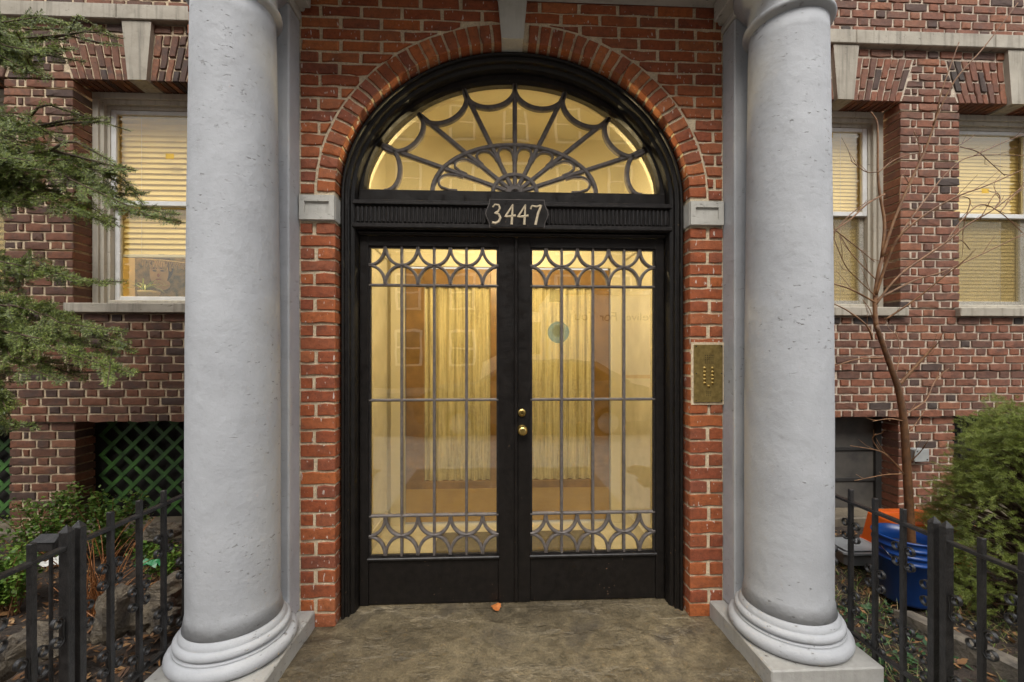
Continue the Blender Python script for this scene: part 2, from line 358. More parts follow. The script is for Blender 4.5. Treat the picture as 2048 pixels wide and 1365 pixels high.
def fix_normals(o):
    import bmesh
    b = bmesh.new(); b.from_mesh(o.data); bmesh.ops.recalc_face_normals(b, faces=b.faces); b.to_mesh(o.data); b.free(); return o
def quads(name, V, mat, parent=None):                                 # V: (n,4,3) array of leaf quads
    V = np.asarray(V, dtype=np.float32).reshape(-1, 3); n = len(V) // 4
    me = bpy.data.meshes.new(name); me.vertices.add(n * 4); me.loops.add(n * 4); me.polygons.add(n)
    me.vertices.foreach_set('co', V.ravel()); me.loops.foreach_set('vertex_index', np.arange(n * 4, dtype=np.int32))
    me.polygons.foreach_set('loop_start', np.arange(0, n * 4, 4, dtype=np.int32)); me.update(); me.validate()
    return link(name, me, mat, parent)

# ---------------------------------------------------------------- bricks
def brick_geo(poly, yf, depth, r, bev=.0045, jit=.0028):
    cx = sum(p[0] for p in poly) / len(poly); cz = sum(p[1] for p in poly) / len(poly)
    ring = []
    n = len(poly)
    for i in range(n):
        a, b = poly[i], poly[(i + 1) % n]; ln = math.hypot(b[0] - a[0], b[1] - a[1])
        m = 2 if ln > .13 else (1 if ln > .08 else 0)
        c = .0025 + r.random() * .003; d = math.hypot(a[0] - cx, a[1] - cz) or 1
        ring.append((a[0] + (cx - a[0]) / d * c, a[1] + (cz - a[1]) / d * c))
        for k in range(m):
            t = (k + 1) / (m + 1) + r.uniform(-.08, .08)
            ring.append((a[0] + (b[0] - a[0]) * t + r.gauss(0, jit), a[1] + (b[1] - a[1]) * t + r.gauss(0, jit)))
    k = len(ring); vs = []
    for x, z in ring:
        d = math.hypot(x - cx, z - cz) or 1; e = bev * r.uniform(.7, 1.5)
        vs.append((x + (cx - x) / d * e, yf + r.gauss(0, .0012), z + (cz - z) / d * e))
    vs += [(x, yf + bev, z) for x, z in ring] + [(x, yf + depth, z) for x, z in ring] + [(cx, yf - .001 + r.gauss(0, .001), cz)]
    fs = [(i, (i + 1) % k, 3 * k) for i in range(k)]
    fs += [(k + i, k + (i + 1) % k, (i + 1) % k, i) for i in range(k)] + [(2 * k + i, 2 * k + (i + 1) % k, k + (i + 1) % k, k + i) for i in range(k)]
    return vs, fs
def clip(poly, nx, nz, c):                                             # keep nx*x+nz*z >= c
    out = []
    for i in range(len(poly)):
        a, b = poly[i], poly[(i + 1) % len(poly)]; da = nx * a[0] + nz * a[1] - c; db = nx * b[0] + nz * b[1] - c
        if da >= 0: out.append(a)
        if (da >= 0) != (db >= 0): t = da / (da - db); out.append((a[0] + (b[0] - a[0]) * t, a[1] + (b[1] - a[1]) * t))
    return out
def area(p): return abs(sum(p[i][0] * p[(i + 1) % len(p)][1] - p[(i + 1) % len(p)][0] * p[i][1] for i in range(len(p)))) / 2
class Bricks:
    def __init__(s, root, mat, seed): s.root = root; s.mat = mat; s.items = []; s.r = random.Random(seed); s.var = {}
    def rect(s, x0, x1, z0, z1, y, depth=.1):
        if x1 - x0 > .012 and z1 - z0 > .012: s.items.append(('r', (x0, x1, z0, z1), y + s.r.gauss(0, .0015), depth))
    def poly(s, p, y, depth=.1):
        if len(p) >= 3 and area(p) > .0006:
            if sum(p[i][0] * p[(i + 1) % len(p)][1] - p[(i + 1) % len(p)][0] * p[i][1] for i in range(len(p))) < 0: p = p[::-1]
            s.items.append(('p', p, y + s.r.gauss(0, .0015), depth))
    def score(s, it):
        if it[0] == 'r': x0, x1, z0, z1 = it[1]
        else: xs = [p[0] for p in it[1]]; zs = [p[1] for p in it[1]]; x0, x1, z0, z1 = min(xs), max(xs), min(zs), max(zs)
        u, v = proj(((x0 + x1) / 2, it[2], (z0 + z1) / 2))
        vis = 1 if (-10 < u < 2058 and -10 < v < 1375) else .01
        if 376 < u < 560 or 1490 < u < 1664: vis *= .02
        return vis * (x1 - x0) * (z1 - z0)
    def finish(s, limit=300):
        s.items.sort(key=s.score, reverse=True); rest = MB()
        for i, it in enumerate(s.items):
            if i < limit:
                if it[0] == 'p':
                    vs, fs = brick_geo(it[1], it[2], it[3], s.r); MB().add(vs, fs).build('brick', s.mat, s.root)
                else:
                    x0, x1, z0, z1 = it[1]; l, h = x1 - x0, z1 - z0; d = it[3]
                    key = (round(l / .05), round(h / .05), round(d / .05), s.r.randrange(5))
                    if key not in s.var:
                        vs, fs = brick_geo([(-l / 2, -h / 2), (l / 2, -h / 2), (l / 2, h / 2), (-l / 2, h / 2)], 0, d, s.r)
                        me = bpy.data.meshes.new('brick'); me.from_pydata(vs, [], fs); me.update(); me.materials.append(MATS[s.mat]); s.var[key] = (me, l, h, d)
                    me, l0, h0, d0 = s.var[key]
                    o = link('brick', me, None, s.root); o.location = ((x0 + x1) / 2, it[2], (z0 + z1) / 2); o.scale = (l / l0, d / d0, h / h0)
            else:
                p = it[1] if it[0] == 'p' else [(it[1][0], it[1][2]), (it[1][1], it[1][2]), (it[1][1], it[1][3]), (it[1][0], it[1][3])]
                rest.add(*brick_geo(p, it[2], it[3], s.r))
        if rest.v: stuff(rest.build('brick_infill', s.mat, s.root))

# ================================================================ GROUND
g = MB().box(-150, 150, -150, 150, -.5, -.16).build('ground', 'soil'); struct(g)
def sheet(name, x0, x1, y0, y1, z, nx, ny, amp, mat, fn=None):
    xs = np.linspace(x0, x1, nx); ys = np.linspace(y0, y1, ny); m = MB(); r = np.random.RandomState(3)
    for y in ys:
        for x in xs: m.v.append((x, y, z + (fn(x, y) if fn else r.uniform(-amp, amp))))
    for j in range(ny - 1):
        for i in range(nx - 1): a = j * nx + i; m.f.append((a, a + 1, a + nx + 1, a + nx))
    return struct(m.build(name, mat, smooth=True))
from mathutils import noise as mn
def flag_h(x, y):
    n = mn.fractal(Vector((x * 2.0, y * 3.2, 3)), 1.0, 2.0, 4); k = mn.noise(Vector((x * 2.3 + 7, y * 3.6, 1)))
    return .005 * n + .006 * (1 if k > .08 else (0 if k < .03 else (k - .03) / .05)) - .005
sheet('landing', -1.0, 1.23, -2.8, .34, .0, 190, 230, 0, 'flagstone', flag_h)
struct(MB().box(-1.46, 1.72, -2.79, .30, -.15, -.018).build('landing_bed', 'concrete'))
def soil_h(x, y): return .03 * mn.fractal(Vector((x * 4, y * 4, 0)), 1, 2, 4) + .012 * mn.noise(Vector((x * 30, y * 30, 2)))
sheet('garden_soil', -7, -1.44, -2.8, 1.4, -.015, 130, 100, 0, 'soil', soil_h)
sheet('garden_soil', 1.66, 7, -2.8, 1.4, -.015, 130, 100, 0, 'soil', soil_h)
struct(MB().box(-40, 40, -5.2, -2.82, -.16, -.03).build('pavement', 'concrete'))
struct(MB().box(-40, 40, -14.5, -5.2, -.16, -.14).build('road', 'asphalt'))
struct(MB().box(-40, 40, -17.5, -14.5, -.16, -.02).build('pavement', 'concrete'))

# ================================================================ ENTRANCE WALL (front plane y=0)
XC = .112; XPL, XPR = -1.038, 1.264; AA, BB, ZS = .957, .822, 2.31; TOPZ = 3.362
ew = thing('entrance_wall', 'orange red brick entrance wall with round arch framing the black double doors', 'wall', (XC, .05, 0))
EB = Bricks(ew, 'brick_entrance', 21)
J = .0115
IMP0, IMP1 = 2.155, 2.288
zs_dn = [IMP0 - .006]
def pitch(v): return (22.6 + .0054 * v) * 2.26 / 850
while zs_dn[-1] > -.03:
    v = V0 - (zs_dn[-1] - CH) * 850 / 2.26; zs_dn.append(zs_dn[-1] - pitch(v))
zs_up = [IMP1 + .006]
while zs_up[-1] < TOPZ:
    v = V0 - (zs_up[-1] - CH) * 850 / 2.26; zs_up.append(zs_up[-1] + pitch(v))
OPL, OPR = XC - AA, XC + AA
for i in range(len(zs_dn) - 1):
    z1, z0 = zs_dn[i] - J / 2, max(zs_dn[i + 1] + J / 2, -.03)
    for (a, b, edge) in ((XPL, OPL, 1), (OPR, XPR, 0)):
        jw = EB.r.uniform(-.006, .006); j2 = J * EB.r.uniform(.9, 1.5)
        if i % 2 == 1: EB.rect(a + .004, b - .001, z0, z1, 0, .105)
        else:
            m = a + .082 + jw if edge else b - .082 + jw
            EB.rect(a + .004, m - j2 / 2, z0, z1, 0, .105); EB.rect(m + j2 / 2, b - .001, z0, z1, 0, .105)
    for sx, c0, c1 in ((-1, -1.61, -1.44), (1, 1.665, 1.835)):           # outer corners of the porch bay
        e = .006 * (i % 2)
        EB.rect(c0 - (e if sx < 0 else 0), c1 + (e if sx > 0 else 0), z0, z1, 0, .21 if i % 2 else .105)
AO, BO = AA + .104, BB + .108
def cut_arch(p):
    cx = sum(q[0] for q in p) / len(p); cz = sum(q[1] for q in p) / len(p)
    if cz < ZS - .02: return p
    t = math.atan2((cz - ZS) / BO, (cx - XC) / AO)
    nx, nz = math.cos(t) / AO, math.sin(t) / BO; l = math.hypot(nx, nz); nx /= l; nz /= l
    px, pz = XC + AO * math.cos(t), ZS + BO * math.sin(t)
    return clip(p, nx, nz, nx * px + nz * pz + .008)
for i in range(len(zs_up) - 1):
    z0, z1 = zs_up[i] + J / 2, min(zs_up[i + 1] - J / 2, TOPZ + .02)
    S = .2145; off = (.107 if i % 2 else 0) + EB.r.uniform(-.008, .008)
    x = XPL - S + off
    while x < XPR:
        a, b = max(x + J / 2, XPL + .004), min(x + S - J / 2, XPR - .004)
        if b - a > .02:
            p = cut_arch([(a, z0), (b, z0), (b, z1), (a, z1)])
            if len(p) == 4 and abs(area(p) - (b - a) * (z1 - z0)) < 1e-7: EB.rect(a, b, z0, z1, 0)
            elif len(p) >= 3 and area(p) > .0012: EB.poly(p, 0)
        x += S
    for sx, c0, c1 in ((-1, -1.61, -1.44), (1, 1.665, 1.835)):
        e = .006 * (i % 2); EB.rect(c0 - (e if sx < 0 else 0), c1 + (e if sx > 0 else 0), z0, z1, 0, .21 if i % 2 else .105)
# arch ring
KH0, KH1 = .070, .058
nv = 46; ts = np.linspace(0, math.pi, 4001)
px = XC + (AA + AO) / 2 * np.cos(ts); pz = ZS + (BB + BO) / 2 * np.sin(ts)
al = np.concatenate([[0], np.cumsum(np.hypot(np.diff(px), np.diff(pz)))])
for k in range(nv):
    t0 = np.interp(al[-1] * k / nv, al, ts); t1 = np.interp(al[-1] * (k + 1) / nv, al, ts); tm = (t0 + t1) / 2
    if abs(XC + AA * math.cos(tm) - XC) < .078: continue
    g0 = .0055 / ((AA + BB) / 2)
    q = []
    for a_, b_, tt in ((AA + .002, BB + .002, t0 + g0), (AO, BO, t0 + g0 * .8), (AO, BO, t1 - g0 * .8), (AA + .002, BB + .002, t1 - g0)):
        q.append((XC + a_ * math.cos(tt), ZS + b_ * math.sin(tt)))
    EB.poly(q, -.002, .105)
EB.finish()
# mortar bed of the wall
m = MB(); yb, yk = .009, .11
for (a, b) in ((XPL - .05, OPL - .011), (OPR + .011, XPR + .05)): m.box(a, b, yb, yk, -.05, ZS)
n = 72
for i in range(n):
    t0, t1 = math.pi * i / n, math.pi * (i + 1) / n
    A = [(XC + (AA + .012) * math.cos(t), ZS + (BB + .012) * math.sin(t)) for t in (t0, t1)]
    m.add([(A[0][0], yb, A[0][1]), (A[0][0], yb, TOPZ), (A[1][0], yb, TOPZ), (A[1][0], yb, A[1][1]), (A[0][0], yk, A[0][1]), (A[1][0], yk, A[1][1])],
          [(0, 1, 2, 3), (0, 3, 5, 4)])
for a, b in ((XPL - .05, OPL - .012), (OPR + .012, XPR + .05)): m.box(a, b, yb, yk, ZS, TOPZ)
for c0, c1 in ((-1.60, -1.40), (1.63, 1.825)): m.box(c0, c1, .012, .3, -.05, TOPZ)
m.build('mortar', 'mortar_entrance', ew)
for s_, X in ((-1, -1.605), (1, 1.83)):                                 # returns of the bay back to the facade
    MB().box(min(X, X - s_ * .2), max(X, X - s_ * .2), .215, 1.28, -.05, 5).build('side_wall', 'brick_entrance', ew)
MB().box(-1.60, 1.825, .115, .4, 3.365, 5).build('upper_wall', 'brick_entrance', ew)
# keystone and imposts
k = MB(); kz0, kz1 = ZS + BB - .002, TOPZ + .03
k.add([(XC - .018 - .058, -.035, kz0 + .0), (XC - .018 + .058, -.035, kz0), (XC - .018 + .082, -.045, kz1), (XC - .018 - .082, -.045, kz1),
       (XC - .018 - .056, .075, kz0), (XC - .018 + .056, .075, kz0), (XC - .018 + .082, .075, kz1), (XC - .018 - .082, .075, kz1)],
      [(0, 1, 2, 3), (4, 7, 6, 5), (0, 4, 5, 1), (1, 5, 6, 2), (2, 6, 7, 3), (3, 7, 4, 0)])
k.build('keystone', 'white_stone_paint', ew)
for a, b in ((XPL + .006, OPL), (OPR, XPR - .006)):
    im = MB().box(a, b, -.008, .105, IMP0, IMP1, .004)
    i0, i1, j0, j1 = a + .03, b - .03, IMP0 + .035, IMP1 - .035
    for q in ((a + .002, i0, IMP0 + .002, IMP1 - .002), (i1, b - .002, IMP0 + .002, IMP1 - .002), (i0, i1, IMP0 + .002, j0), (i0, i1, j1, IMP1 - .002)):
        im.box(q[0], q[1], -.019, -.006, q[2], q[3])
    im.build('impost_block', 'white_stone_paint', ew)

# ================================================================ PORTICO: columns, pilasters, entablature
def column(X, label):
    Y = -.27; t = thing('column', label, 'column', (X, Y, 0), 'painted columns of the portico')
    prof = []
    for i in range(41):
        s_ = i / 40; z = .235 + s_ * (3.02 - .235); rr = .187 if s_ < .33 else .187 - .018 * ((s_ - .33) / .67) ** 1.4
        if i == 0: rr += .012
        prof.append((rr, z))
    m = MB().lathe(prof, (X, Y, 0), 64)
    m.v = [(X + (x - X) * (1 + .006 * mn.fractal(Vector((x * 5, y * 5, z * 5)), 1, 2, 3)), Y + (y - Y) * (1 + .006 * mn.fractal(Vector((x * 5 + 9, y * 5, z * 5)), 1, 2, 3)), z) for x, y, z in m.v]
    m.build('shaft', 'column_paint', t, True)
    def torus_prof(r, z0, z1, n=10): return [(r - (z1 - z0) / 2 + (z1 - z0) / 2 * math.cos(-math.pi / 2 + math.pi * i / n), (z0 + z1) / 2 + (z1 - z0) / 2 * math.sin(-math.pi / 2 + math.pi * i / n)) for i in range(n + 1)]
    b = [(.20, .084)] + torus_prof(.262, .086, .150) + [(.232, .153), (.232, .160)] + torus_prof(.232, .162, .200, 8) + [(.212, .204), (.212, .214), (.203, .222), (.196, .236), (.18, .237)]
    MB().lathe(b, (X, Y, 0), 64, False).build('base', 'white_stone_paint' if 0 else 'column_paint', t, True)
    p = MB().box(X - .252, X + .252, -.53, .004, -.05, .086, .006); p.build('plinth', 'plinth_paint', t)
    c = [(.165, 3.02)] + torus_prof(.196, 3.03, 3.062, 8) + [(.174, 3.066), (.174, 3.16)] + [(.19, 3.17), (.215, 3.20), (.235, 3.235), (.238, 3.25), (.2, 3.252)]
    MB().lathe(c, (X, Y, 0), 64, False).build('capital', 'column_paint', t, True)
    MB().box(X - .245, X + .245, -.515, -.03, 3.254, 3.355, .005).build('abacus', 'white_stone_paint', t)
column(-1.207, 'grey painted round column beside the evergreen branches and the green lattice')
column(1.437, 'grey painted round column beside the brass intercom and the bare sapling')
def pilaster(a, b, label):
    t = thing('pilaster', label, 'pilaster', ((a + b) / 2, -.05, .09), 'flat pilasters behind the columns')
    MB().box(a, b, -.11, .012, .088, 3.22, .006).build('shaft', 'column_paint', t)
    MB().box(a - .012, b + .012, -.125, .010, 3.222, 3.262, .008).box(a - .03, b + .03, -.145, .009, 3.264, 3.358, .008).build('capital', 'white_stone_paint', t)
pilaster(-1.44, XPL, 'grey painted flat pilaster behind the column nearest the evergreen branches')
pilaster(XPR, 1.665, 'grey painted flat pilaster behind the column next to the brass intercom')
en = thing('entablature', 'white painted entablature carried by the two columns above the arch', 'entablature', (XC, -.27, 3.36))
MB().box(-1.5, 1.72, -.53, .0095, TOPZ, 3.60, .01).build('architrave', 'white_stone_paint', en)
MB().box(-1.52, 1.74, -.55, .0085, 3.602, 3.9, .01).build('frieze', 'white_stone_paint', en)
MB().box(-1.62, 1.84, -.68, .0075, 3.902, 4.0, .02).build('cornice', 'white_stone_paint', en)

# ================================================================ DOOR FRAME AND FANLIGHT
df = thing('door_frame', 'black moulded arched door frame with fluted transom bar under the fanlight', 'door frame', (XC, .15, 0))
prof = [(0, .072), (.004, .060), (.011, .056), (.018, .060), (.021, .070), (.021, .076), (.032, .080), (.036, .074), (.042, .080), (.044, .100), (.052, .104), (.060, .112), (.064, .124), (.068, .134), (.070, .150), (.070, .26)]
m = MB(); path = []
for i in range(7): path.append((0, -.02 + (ZS + .02) * i / 6, 'L'))
N_A = 96
rows = []
for i in range(9): rows.append(('j', -1, -.02 + (ZS + .02) * i / 9))
for i in range(N_A + 1): rows.append(('a', math.pi - math.pi * i / N_A, 0))
for i in range(8, -1, -1): rows.append(('j', 1, -.02 + (ZS + .02) * i / 9))
for kind, a, z in rows:
    for d, y in prof:
        if kind == 'j': m.v.append((XC + a * (AA - .001 - d), y, z))
        else: m.v.append((XC + (AA - .001 - d) * math.cos(a), y, ZS + (BB - .001 - d) * math.sin(a)))
np_ = len(prof)
for i in range(len(rows) - 1):
    for j in range(np_ - 1): m.f.append((i * np_ + j, i * np_ + j + 1, (i + 1) * np_ + j + 1, (i + 1) * np_ + j))
m.build('casing', 'black_paint', df)
IL, IR = XC - AA + .071, XC + AA - .071
# transom
TZ0, TZ1 = 2.150, 2.312
MB().box(IL - .012, IR + .012, .118, .24, TZ0, TZ1, .003).build('transom_bar', 'black_paint', df)
MB().box(IL - .022, IR + .022, .100, .14, TZ1 - .026, TZ1 - .012, .003).box(IL - .016, IR + .016, .108, .14, TZ1 - .012, TZ1 + .001, .002).build('transom_moulding', 'black_frieze', df)
MB().box(IL - .022, IR + .022, .098, .14, TZ0 + .004, TZ0 + .03, .005).build('transom_moulding', 'black_frieze', df)
fl = MB(); x = IL
while x < IR - .01:
    if not (XC - .165 < x + .006 - .006 < XC + .175):
        pts = [(x + .004, TZ0 + .043), (x + .004, TZ1 - .042)]; fl.box(x, x + .0135, .108, .125, TZ0 + .038, TZ1 - .036, .004)
    x += .0237
fl.build('fluting', 'black_frieze', df)
MB().box(IL, IR, .150, .25, 2.128, TZ0, .003).box(IL, IR, .135, .25, 2.134, 2.144, .003).build('head_moulding', 'black_frieze', df)
# number plate
npl = thing('house_number_plate', 'black shaped plaque with cream numerals 3447 on the transom', 'number plate', (XC + .01, .09, 2.23))
cxn = XC + .012; hw, hz0, hz1 = .178, 2.158, 2.318
def plate_poly(e):
    out = []
    half = [(.87, 1.0), (.88, .86), (.885, .70), (.93, .45), (.98, .22), (1.0, 0), (.98, -.22), (.93, -.45), (.885, -.70), (.88, -.86), (.87, -1.0)]
    zc, hh = (hz0 + hz1) / 2, (hz1 - hz0) / 2
    for a, b in half[::-1]: out.append((cxn + a * (hw - e), zc + b * (hh - e)))
    for a, b in half: out.append((cxn - a * (hw - e), zc + b * (hh - e)))
    return out
MB().prism(plate_poly(0), .088, .12).build('plate_rim', 'came_metal', npl)
MB().prism(plate_poly(.0045), .083, .0885).build('plate', 'black_paint', npl)
DG = {'3': [[(.06, .86), (.22, 1.0), (.50, .98), (.58, .80), (.45, .62), (.22, .54), (.50, .48), (.62, .28), (.50, .08), (.25, -.02), (.02, .02)]],
      '4': [[(.60, 1.02), (.36, .72), (.04, .34), (.40, .37), (.80, .42)], [(.58, 1.0), (.55, .5), (.50, -.08)]],
      '7': [[(.02, .78), (.10, .96), (.45, .92), (.78, 1.0), (.55, .55), (.36, -.08)]]}
xd = cxn - .142; dh = .102
for i, ch in enumerate('3447'):
    d = MB()
    for st in DG[ch]:
        pts = []
        for a in range(len(st) - 1):
            for q in range(4): t = q / 4; pts.append((st[a][0] + (st[a + 1][0] - st[a][0]) * t, st[a][1] + (st[a + 1][1] - st[a][1]) * t))
        pts.append(st[-1]); nn = len(pts)
        wd = [.0085 + .0065 * (q / nn) ** 1.2 for q in range(nn)]
        d.strip_xz([(xd + .075 * a * 1.05, 2.183 + dh * b) for a, b in pts], wd, .0795, .084)
    d.build('numeral', 'cream_digit', npl); xd += (.072, .071, .074, 0)[i]
# fanlight
fw = thing('fanlight_window', 'semicircular fanlight with spider web cames and amber lit glass above the doors', 'window', (XC, .19, TZ1))
FYD = 2.475; fa, fb, fz = .845, .632, 2.386; fxc = .110
ring = MB(); nn = 96
outer = [(XC + (AA - .066) * math.cos(math.pi * i / nn), ZS + .001 + (BB - .066) * math.sin(math.pi * i / nn)) for i in range(nn + 1)]
inner = []
for i in range(nn + 1):
    t = math.pi * i / nn; inner.append((fxc + fa * math.cos(t), fz + fb * math.sin(t)))
for i in range(nn + 1):
    (ox, oz), (ix, iz) = outer[i], inner[i]; mx_, mz_ = ox + (ix - ox) * .7, oz + (iz - oz) * .7
    ring.v += [(ox, .150, oz), (mx_, .152, mz_), (ix, .176, iz), (ix, .215, iz)]
for i in range(nn):
    for j in range(3): ring.f.append((i * 4 + j, i * 4 + 4 + j, i * 4 + 5 + j, i * 4 + 1 + j))
ring.build('sash_ring', 'black_paint', fw)
MB().box(IL + .002, IR - .002, .148, .216, TZ1 + .0015, fz, .003).build('bottom_rail', 'black_paint', fw)
gl = MB(); gl.v = [(x, .196, z) for x, z in inner] + [(x, .200, z) for x, z in inner]; k_ = len(inner)
gl.f = [tuple(range(k_)), tuple(range(2 * k_ - 1, k_ - 1, -1))]
gl.build('pane', 'glass_door', fw)
def W2(u, v): p = P(u, v, FYD); return (p.x, p.z)
def arcpts(fn, n): return [fn(i / n) for i in range(n + 1)]
hub = (fxc + .006, fz)
endsL = [W2(764.8, 291.8), W2(837, 227), W2(928, 179.6)]
ends = endsL + [(hub[0], fz + fb + .004)] + [(2 * hub[0] - x, z) for x, z in endsL[::-1]]
ends = [(fxc + (x - fxc) * 1.0, z) for x, z in ends]
YF0, YF1 = .172, .197
for e in ends:
    d = Vector((e[0] - hub[0], e[1] - hub[1])); st = d.normalized() * .03
    MB().strip_xz([(hub[0] + st.x, hub[1] + st.y), ((hub[0] + e[0]) / 2, (hub[1] + e[1]) / 2), e], .026, YF0, YF1).build('spoke', 'came_metal', fw)
base_ends = [(fxc - fa + .10, fz)] ; base_ends.append((2 * hub[0] - base_ends[0][0], fz))
allp = [base_ends[0]] + ends + [base_ends[1]]
for i in range(len(allp) - 1):
    a, b = Vector(allp[i]), Vector(allp[i + 1]); mid = (a + b) / 2; inw = (Vector(hub) + Vector((0, .1)) - mid); ch = (b - a); nrm = Vector((-ch.y, ch.x)).normalized()
    if nrm.dot(inw) < 0: nrm = -nrm
    sag = ch.length * (.40 if 0 < i < len(allp) - 2 else .36)
    pts = []
    for q in range(25):
        th = math.pi * q / 24; pos = mid - ch / 2 * math.cos(th) + nrm * sag * math.sin(th) ** .9; pts.append((pos.x, pos.y))
    MB().strip_xz(pts, .026, YF0 - .006, YF1).build('scallop', 'came_metal', fw)
for ra, rb in ((.478, .282), (.128, .108)):
    MB().strip_xz(arcpts(lambda t: (hub[0] + ra * math.cos(math.pi * t), fz + rb * math.sin(math.pi * t)), 40), .026, YF0 - .003, YF1).build('arc_bar', 'came_metal', fw)
MB().strip_xz(arcpts(lambda t: (hub[0] + .035 * math.cos(math.pi * t), fz + .03 * math.sin(math.pi * t)), 12), .04, YF0 - .012, YF1).build('hub', 'came_metal', fw)
angs = [math.atan2((e[1] - hub[1]), (e[0] - hub[0])) for e in ends]
bnds = [math.pi] + angs + [0]
for i in range(len(bnds) - 1):                                           # rounded petal heads under the inner arc
    a0, a1 = bnds[i], bnds[i + 1]; pts = []
    def on(a, k): 
        r_ = 1 / math.sqrt((math.cos(a) / .478) ** 2 + (math.sin(a) / .282) ** 2); return (hub[0] + r_ * k * math.cos(a), fz + r_ * k * math.sin(a))
    sp = abs(a0 - a1); pad = min(.045, sp * .12)
    s0, s1 = a0 - pad, a1 + pad
    pts = [on(s0, .70), on(s0, .80)]
    for q in range(9):
        t = q / 8; pts.append(on(s0 + (s1 - s0) * t, .80 + .155 * math.sin(math.pi * t) ** .45))
    pts += [on(s1, .80), on(s1, .70)]
    pts = [p for p in pts if p[1] > fz + .004]
    if len(pts) > 3: MB().strip_xz(pts, .014, YF0 + .002, YF1).build('petal_bar', 'came_metal', fw)

# ================================================================ DOOR LEAVES
def leaf(xa, xb, ga, gb, label, lockx=None):
    t = thing('door_leaf', label, 'door', ((xa + xb) / 2, .2, .006))
    zb, zt, g0, g1 = .008, 2.126, .283, 2.070; y0, y1 = .165, .215
    MB().box(xa, ga, y0, y1, zb, zt, .002).build('stile', 'black_paint', t)
    MB().box(gb, xb, y0, y1, zb, zt, .002).build('stile', 'black_paint', t)
    MB().box(ga, gb, y0 + .001, y1, g1, zt - .001).build('top_rail', 'black_paint', t)
    kp = MB().box(ga, gb, y0 + .006, y1, zb + .001, g0 - .004, .003); kp.build('kick_panel', 'black_paint', t)
    MB().box(ga - .006, gb + .006, y0 - .012, y0 + .02, g0 - .018, g0 - .002, .004).build('glazing_ledge', 'black_frieze', t)
    bead = MB()
    for q in ((ga, ga + .012, g0, g1), (gb - .012, gb, g0, g1), (ga + .012, gb - .012, g1 - .012, g1), (ga + .012, gb - .012, g0, g0 + .008)): bead.box(q[0], q[1], y0 + .010, y0 + .03, q[2], q[3])
    bead.build('glazing_bead', 'black_frieze', t)
    MB().box(ga + .001, gb - .001, .198, .202, g0 + .001, g1 - .001).build('pane', 'glass_door', t)
    wq = (gb - ga) / 4
    for i in (1, 2, 3): MB().strip_xz([(ga + wq * i, g0), (ga + wq * i, (g0 + g1) / 2), (ga + wq * i, g1)], .0155, .172, .1975).build('bar', 'came_metal', t)
    for z in (1.846, 1.182, .514): MB().strip_xz([(ga, z), ((ga + gb) / 2, z), (gb, z)], .015, .174, .1976).build('bar', 'came_metal', t)
    for z0, z1 in ((1.852, 2.068), (.288, .508)):
        zc = (z0 + z1) / 2; hh = (z1 - z0) / 2
        for i in range(4):
            xc = ga + wq * (i + .5); hwq = wq / 2
            d = MB()
            for sx in (-1, 1):
                for sz in (-1, 1):
                    pts = []
                    for q in range(13):
                        th = math.pi / 2 * q / 12; pts.append((xc + sx * hwq * (1 - math.sin(th) ** 1.0 * .98 - .0), zc + sz * hh * (1 - math.cos(th) ** 1.0 * .99)))
                    d.strip_xz(pts, .0165, .170, .1974)
            d.build('star_tracery', 'came_metal', t)
    if lockx:
        MB().lathe_y([(.004, -.016), (.013, -.016), (.017, -.012), (.0205, -.010), (.024, -.004), (.024, .006)], (lockx, y0, 1.108), 24).build('deadlock', 'brass', t, False)
        MB().lathe_y([(.002, -.018), (.004, -.018)], (lockx, y0, 1.108), 8).build('keyhole', 'dark_hole', t)
        MB().lathe_y([(.012, -.052), (.021, -.050), (.0265, -.042), (.0265, -.032), (.018, -.024), (.013, -.018), (.014, -.010), (.030, -.006), (.030, .004)], (lockx + .002, y0, 1.008), 24).build('knob', 'brass', t, True)
    return t
XM = .131
leaf(IL + .002, XM - .002, -.724, .021, 'black glazed door leaf without a knob, beside the pier with the evergreen branches beyond')
d2 = leaf(XM + .002, IR - .002, .206, .947, 'black glazed door leaf with brass knob and deadlock and round sticker', .156)
MB().box(XM - .018, XM + .0015, .150, .168, .02, 2.12, .004).build('astragal', 'black_paint', d2)
st = P(1117, 665, 2.494)
sk = thing('glass_sticker', 'round teal sticker on the glass of the door leaf with knob', 'sticker', (st.x, .196, st.z))
MB().lathe_y([(.001, .0), (.064, .0), (.064, .0005)], (st.x, .1972, st.z), 40).build('backing', 'sticker_teal', sk)
MB().lathe_y([(.001, .0), (.034, .0), (.034, .0005)], (st.x - .004, .1964, st.z + .008), 32).build('emblem', 'sticker_pale', sk)
s2 = P(1110, 592, 2.494); tag(MB().box(s2.x - .034, s2.x + .034, .1962, .1972, s2.z - .036, s2.z + .036).build('paper_notice', 'sticker_pale'), 'small square pale yellow notice stuck above the round teal sticker', 'notice')

# threshold
struct(MB().box(IL - .06, IR + .06, .125, .33, -.02, .0035).build('threshold', 'flagstone'))

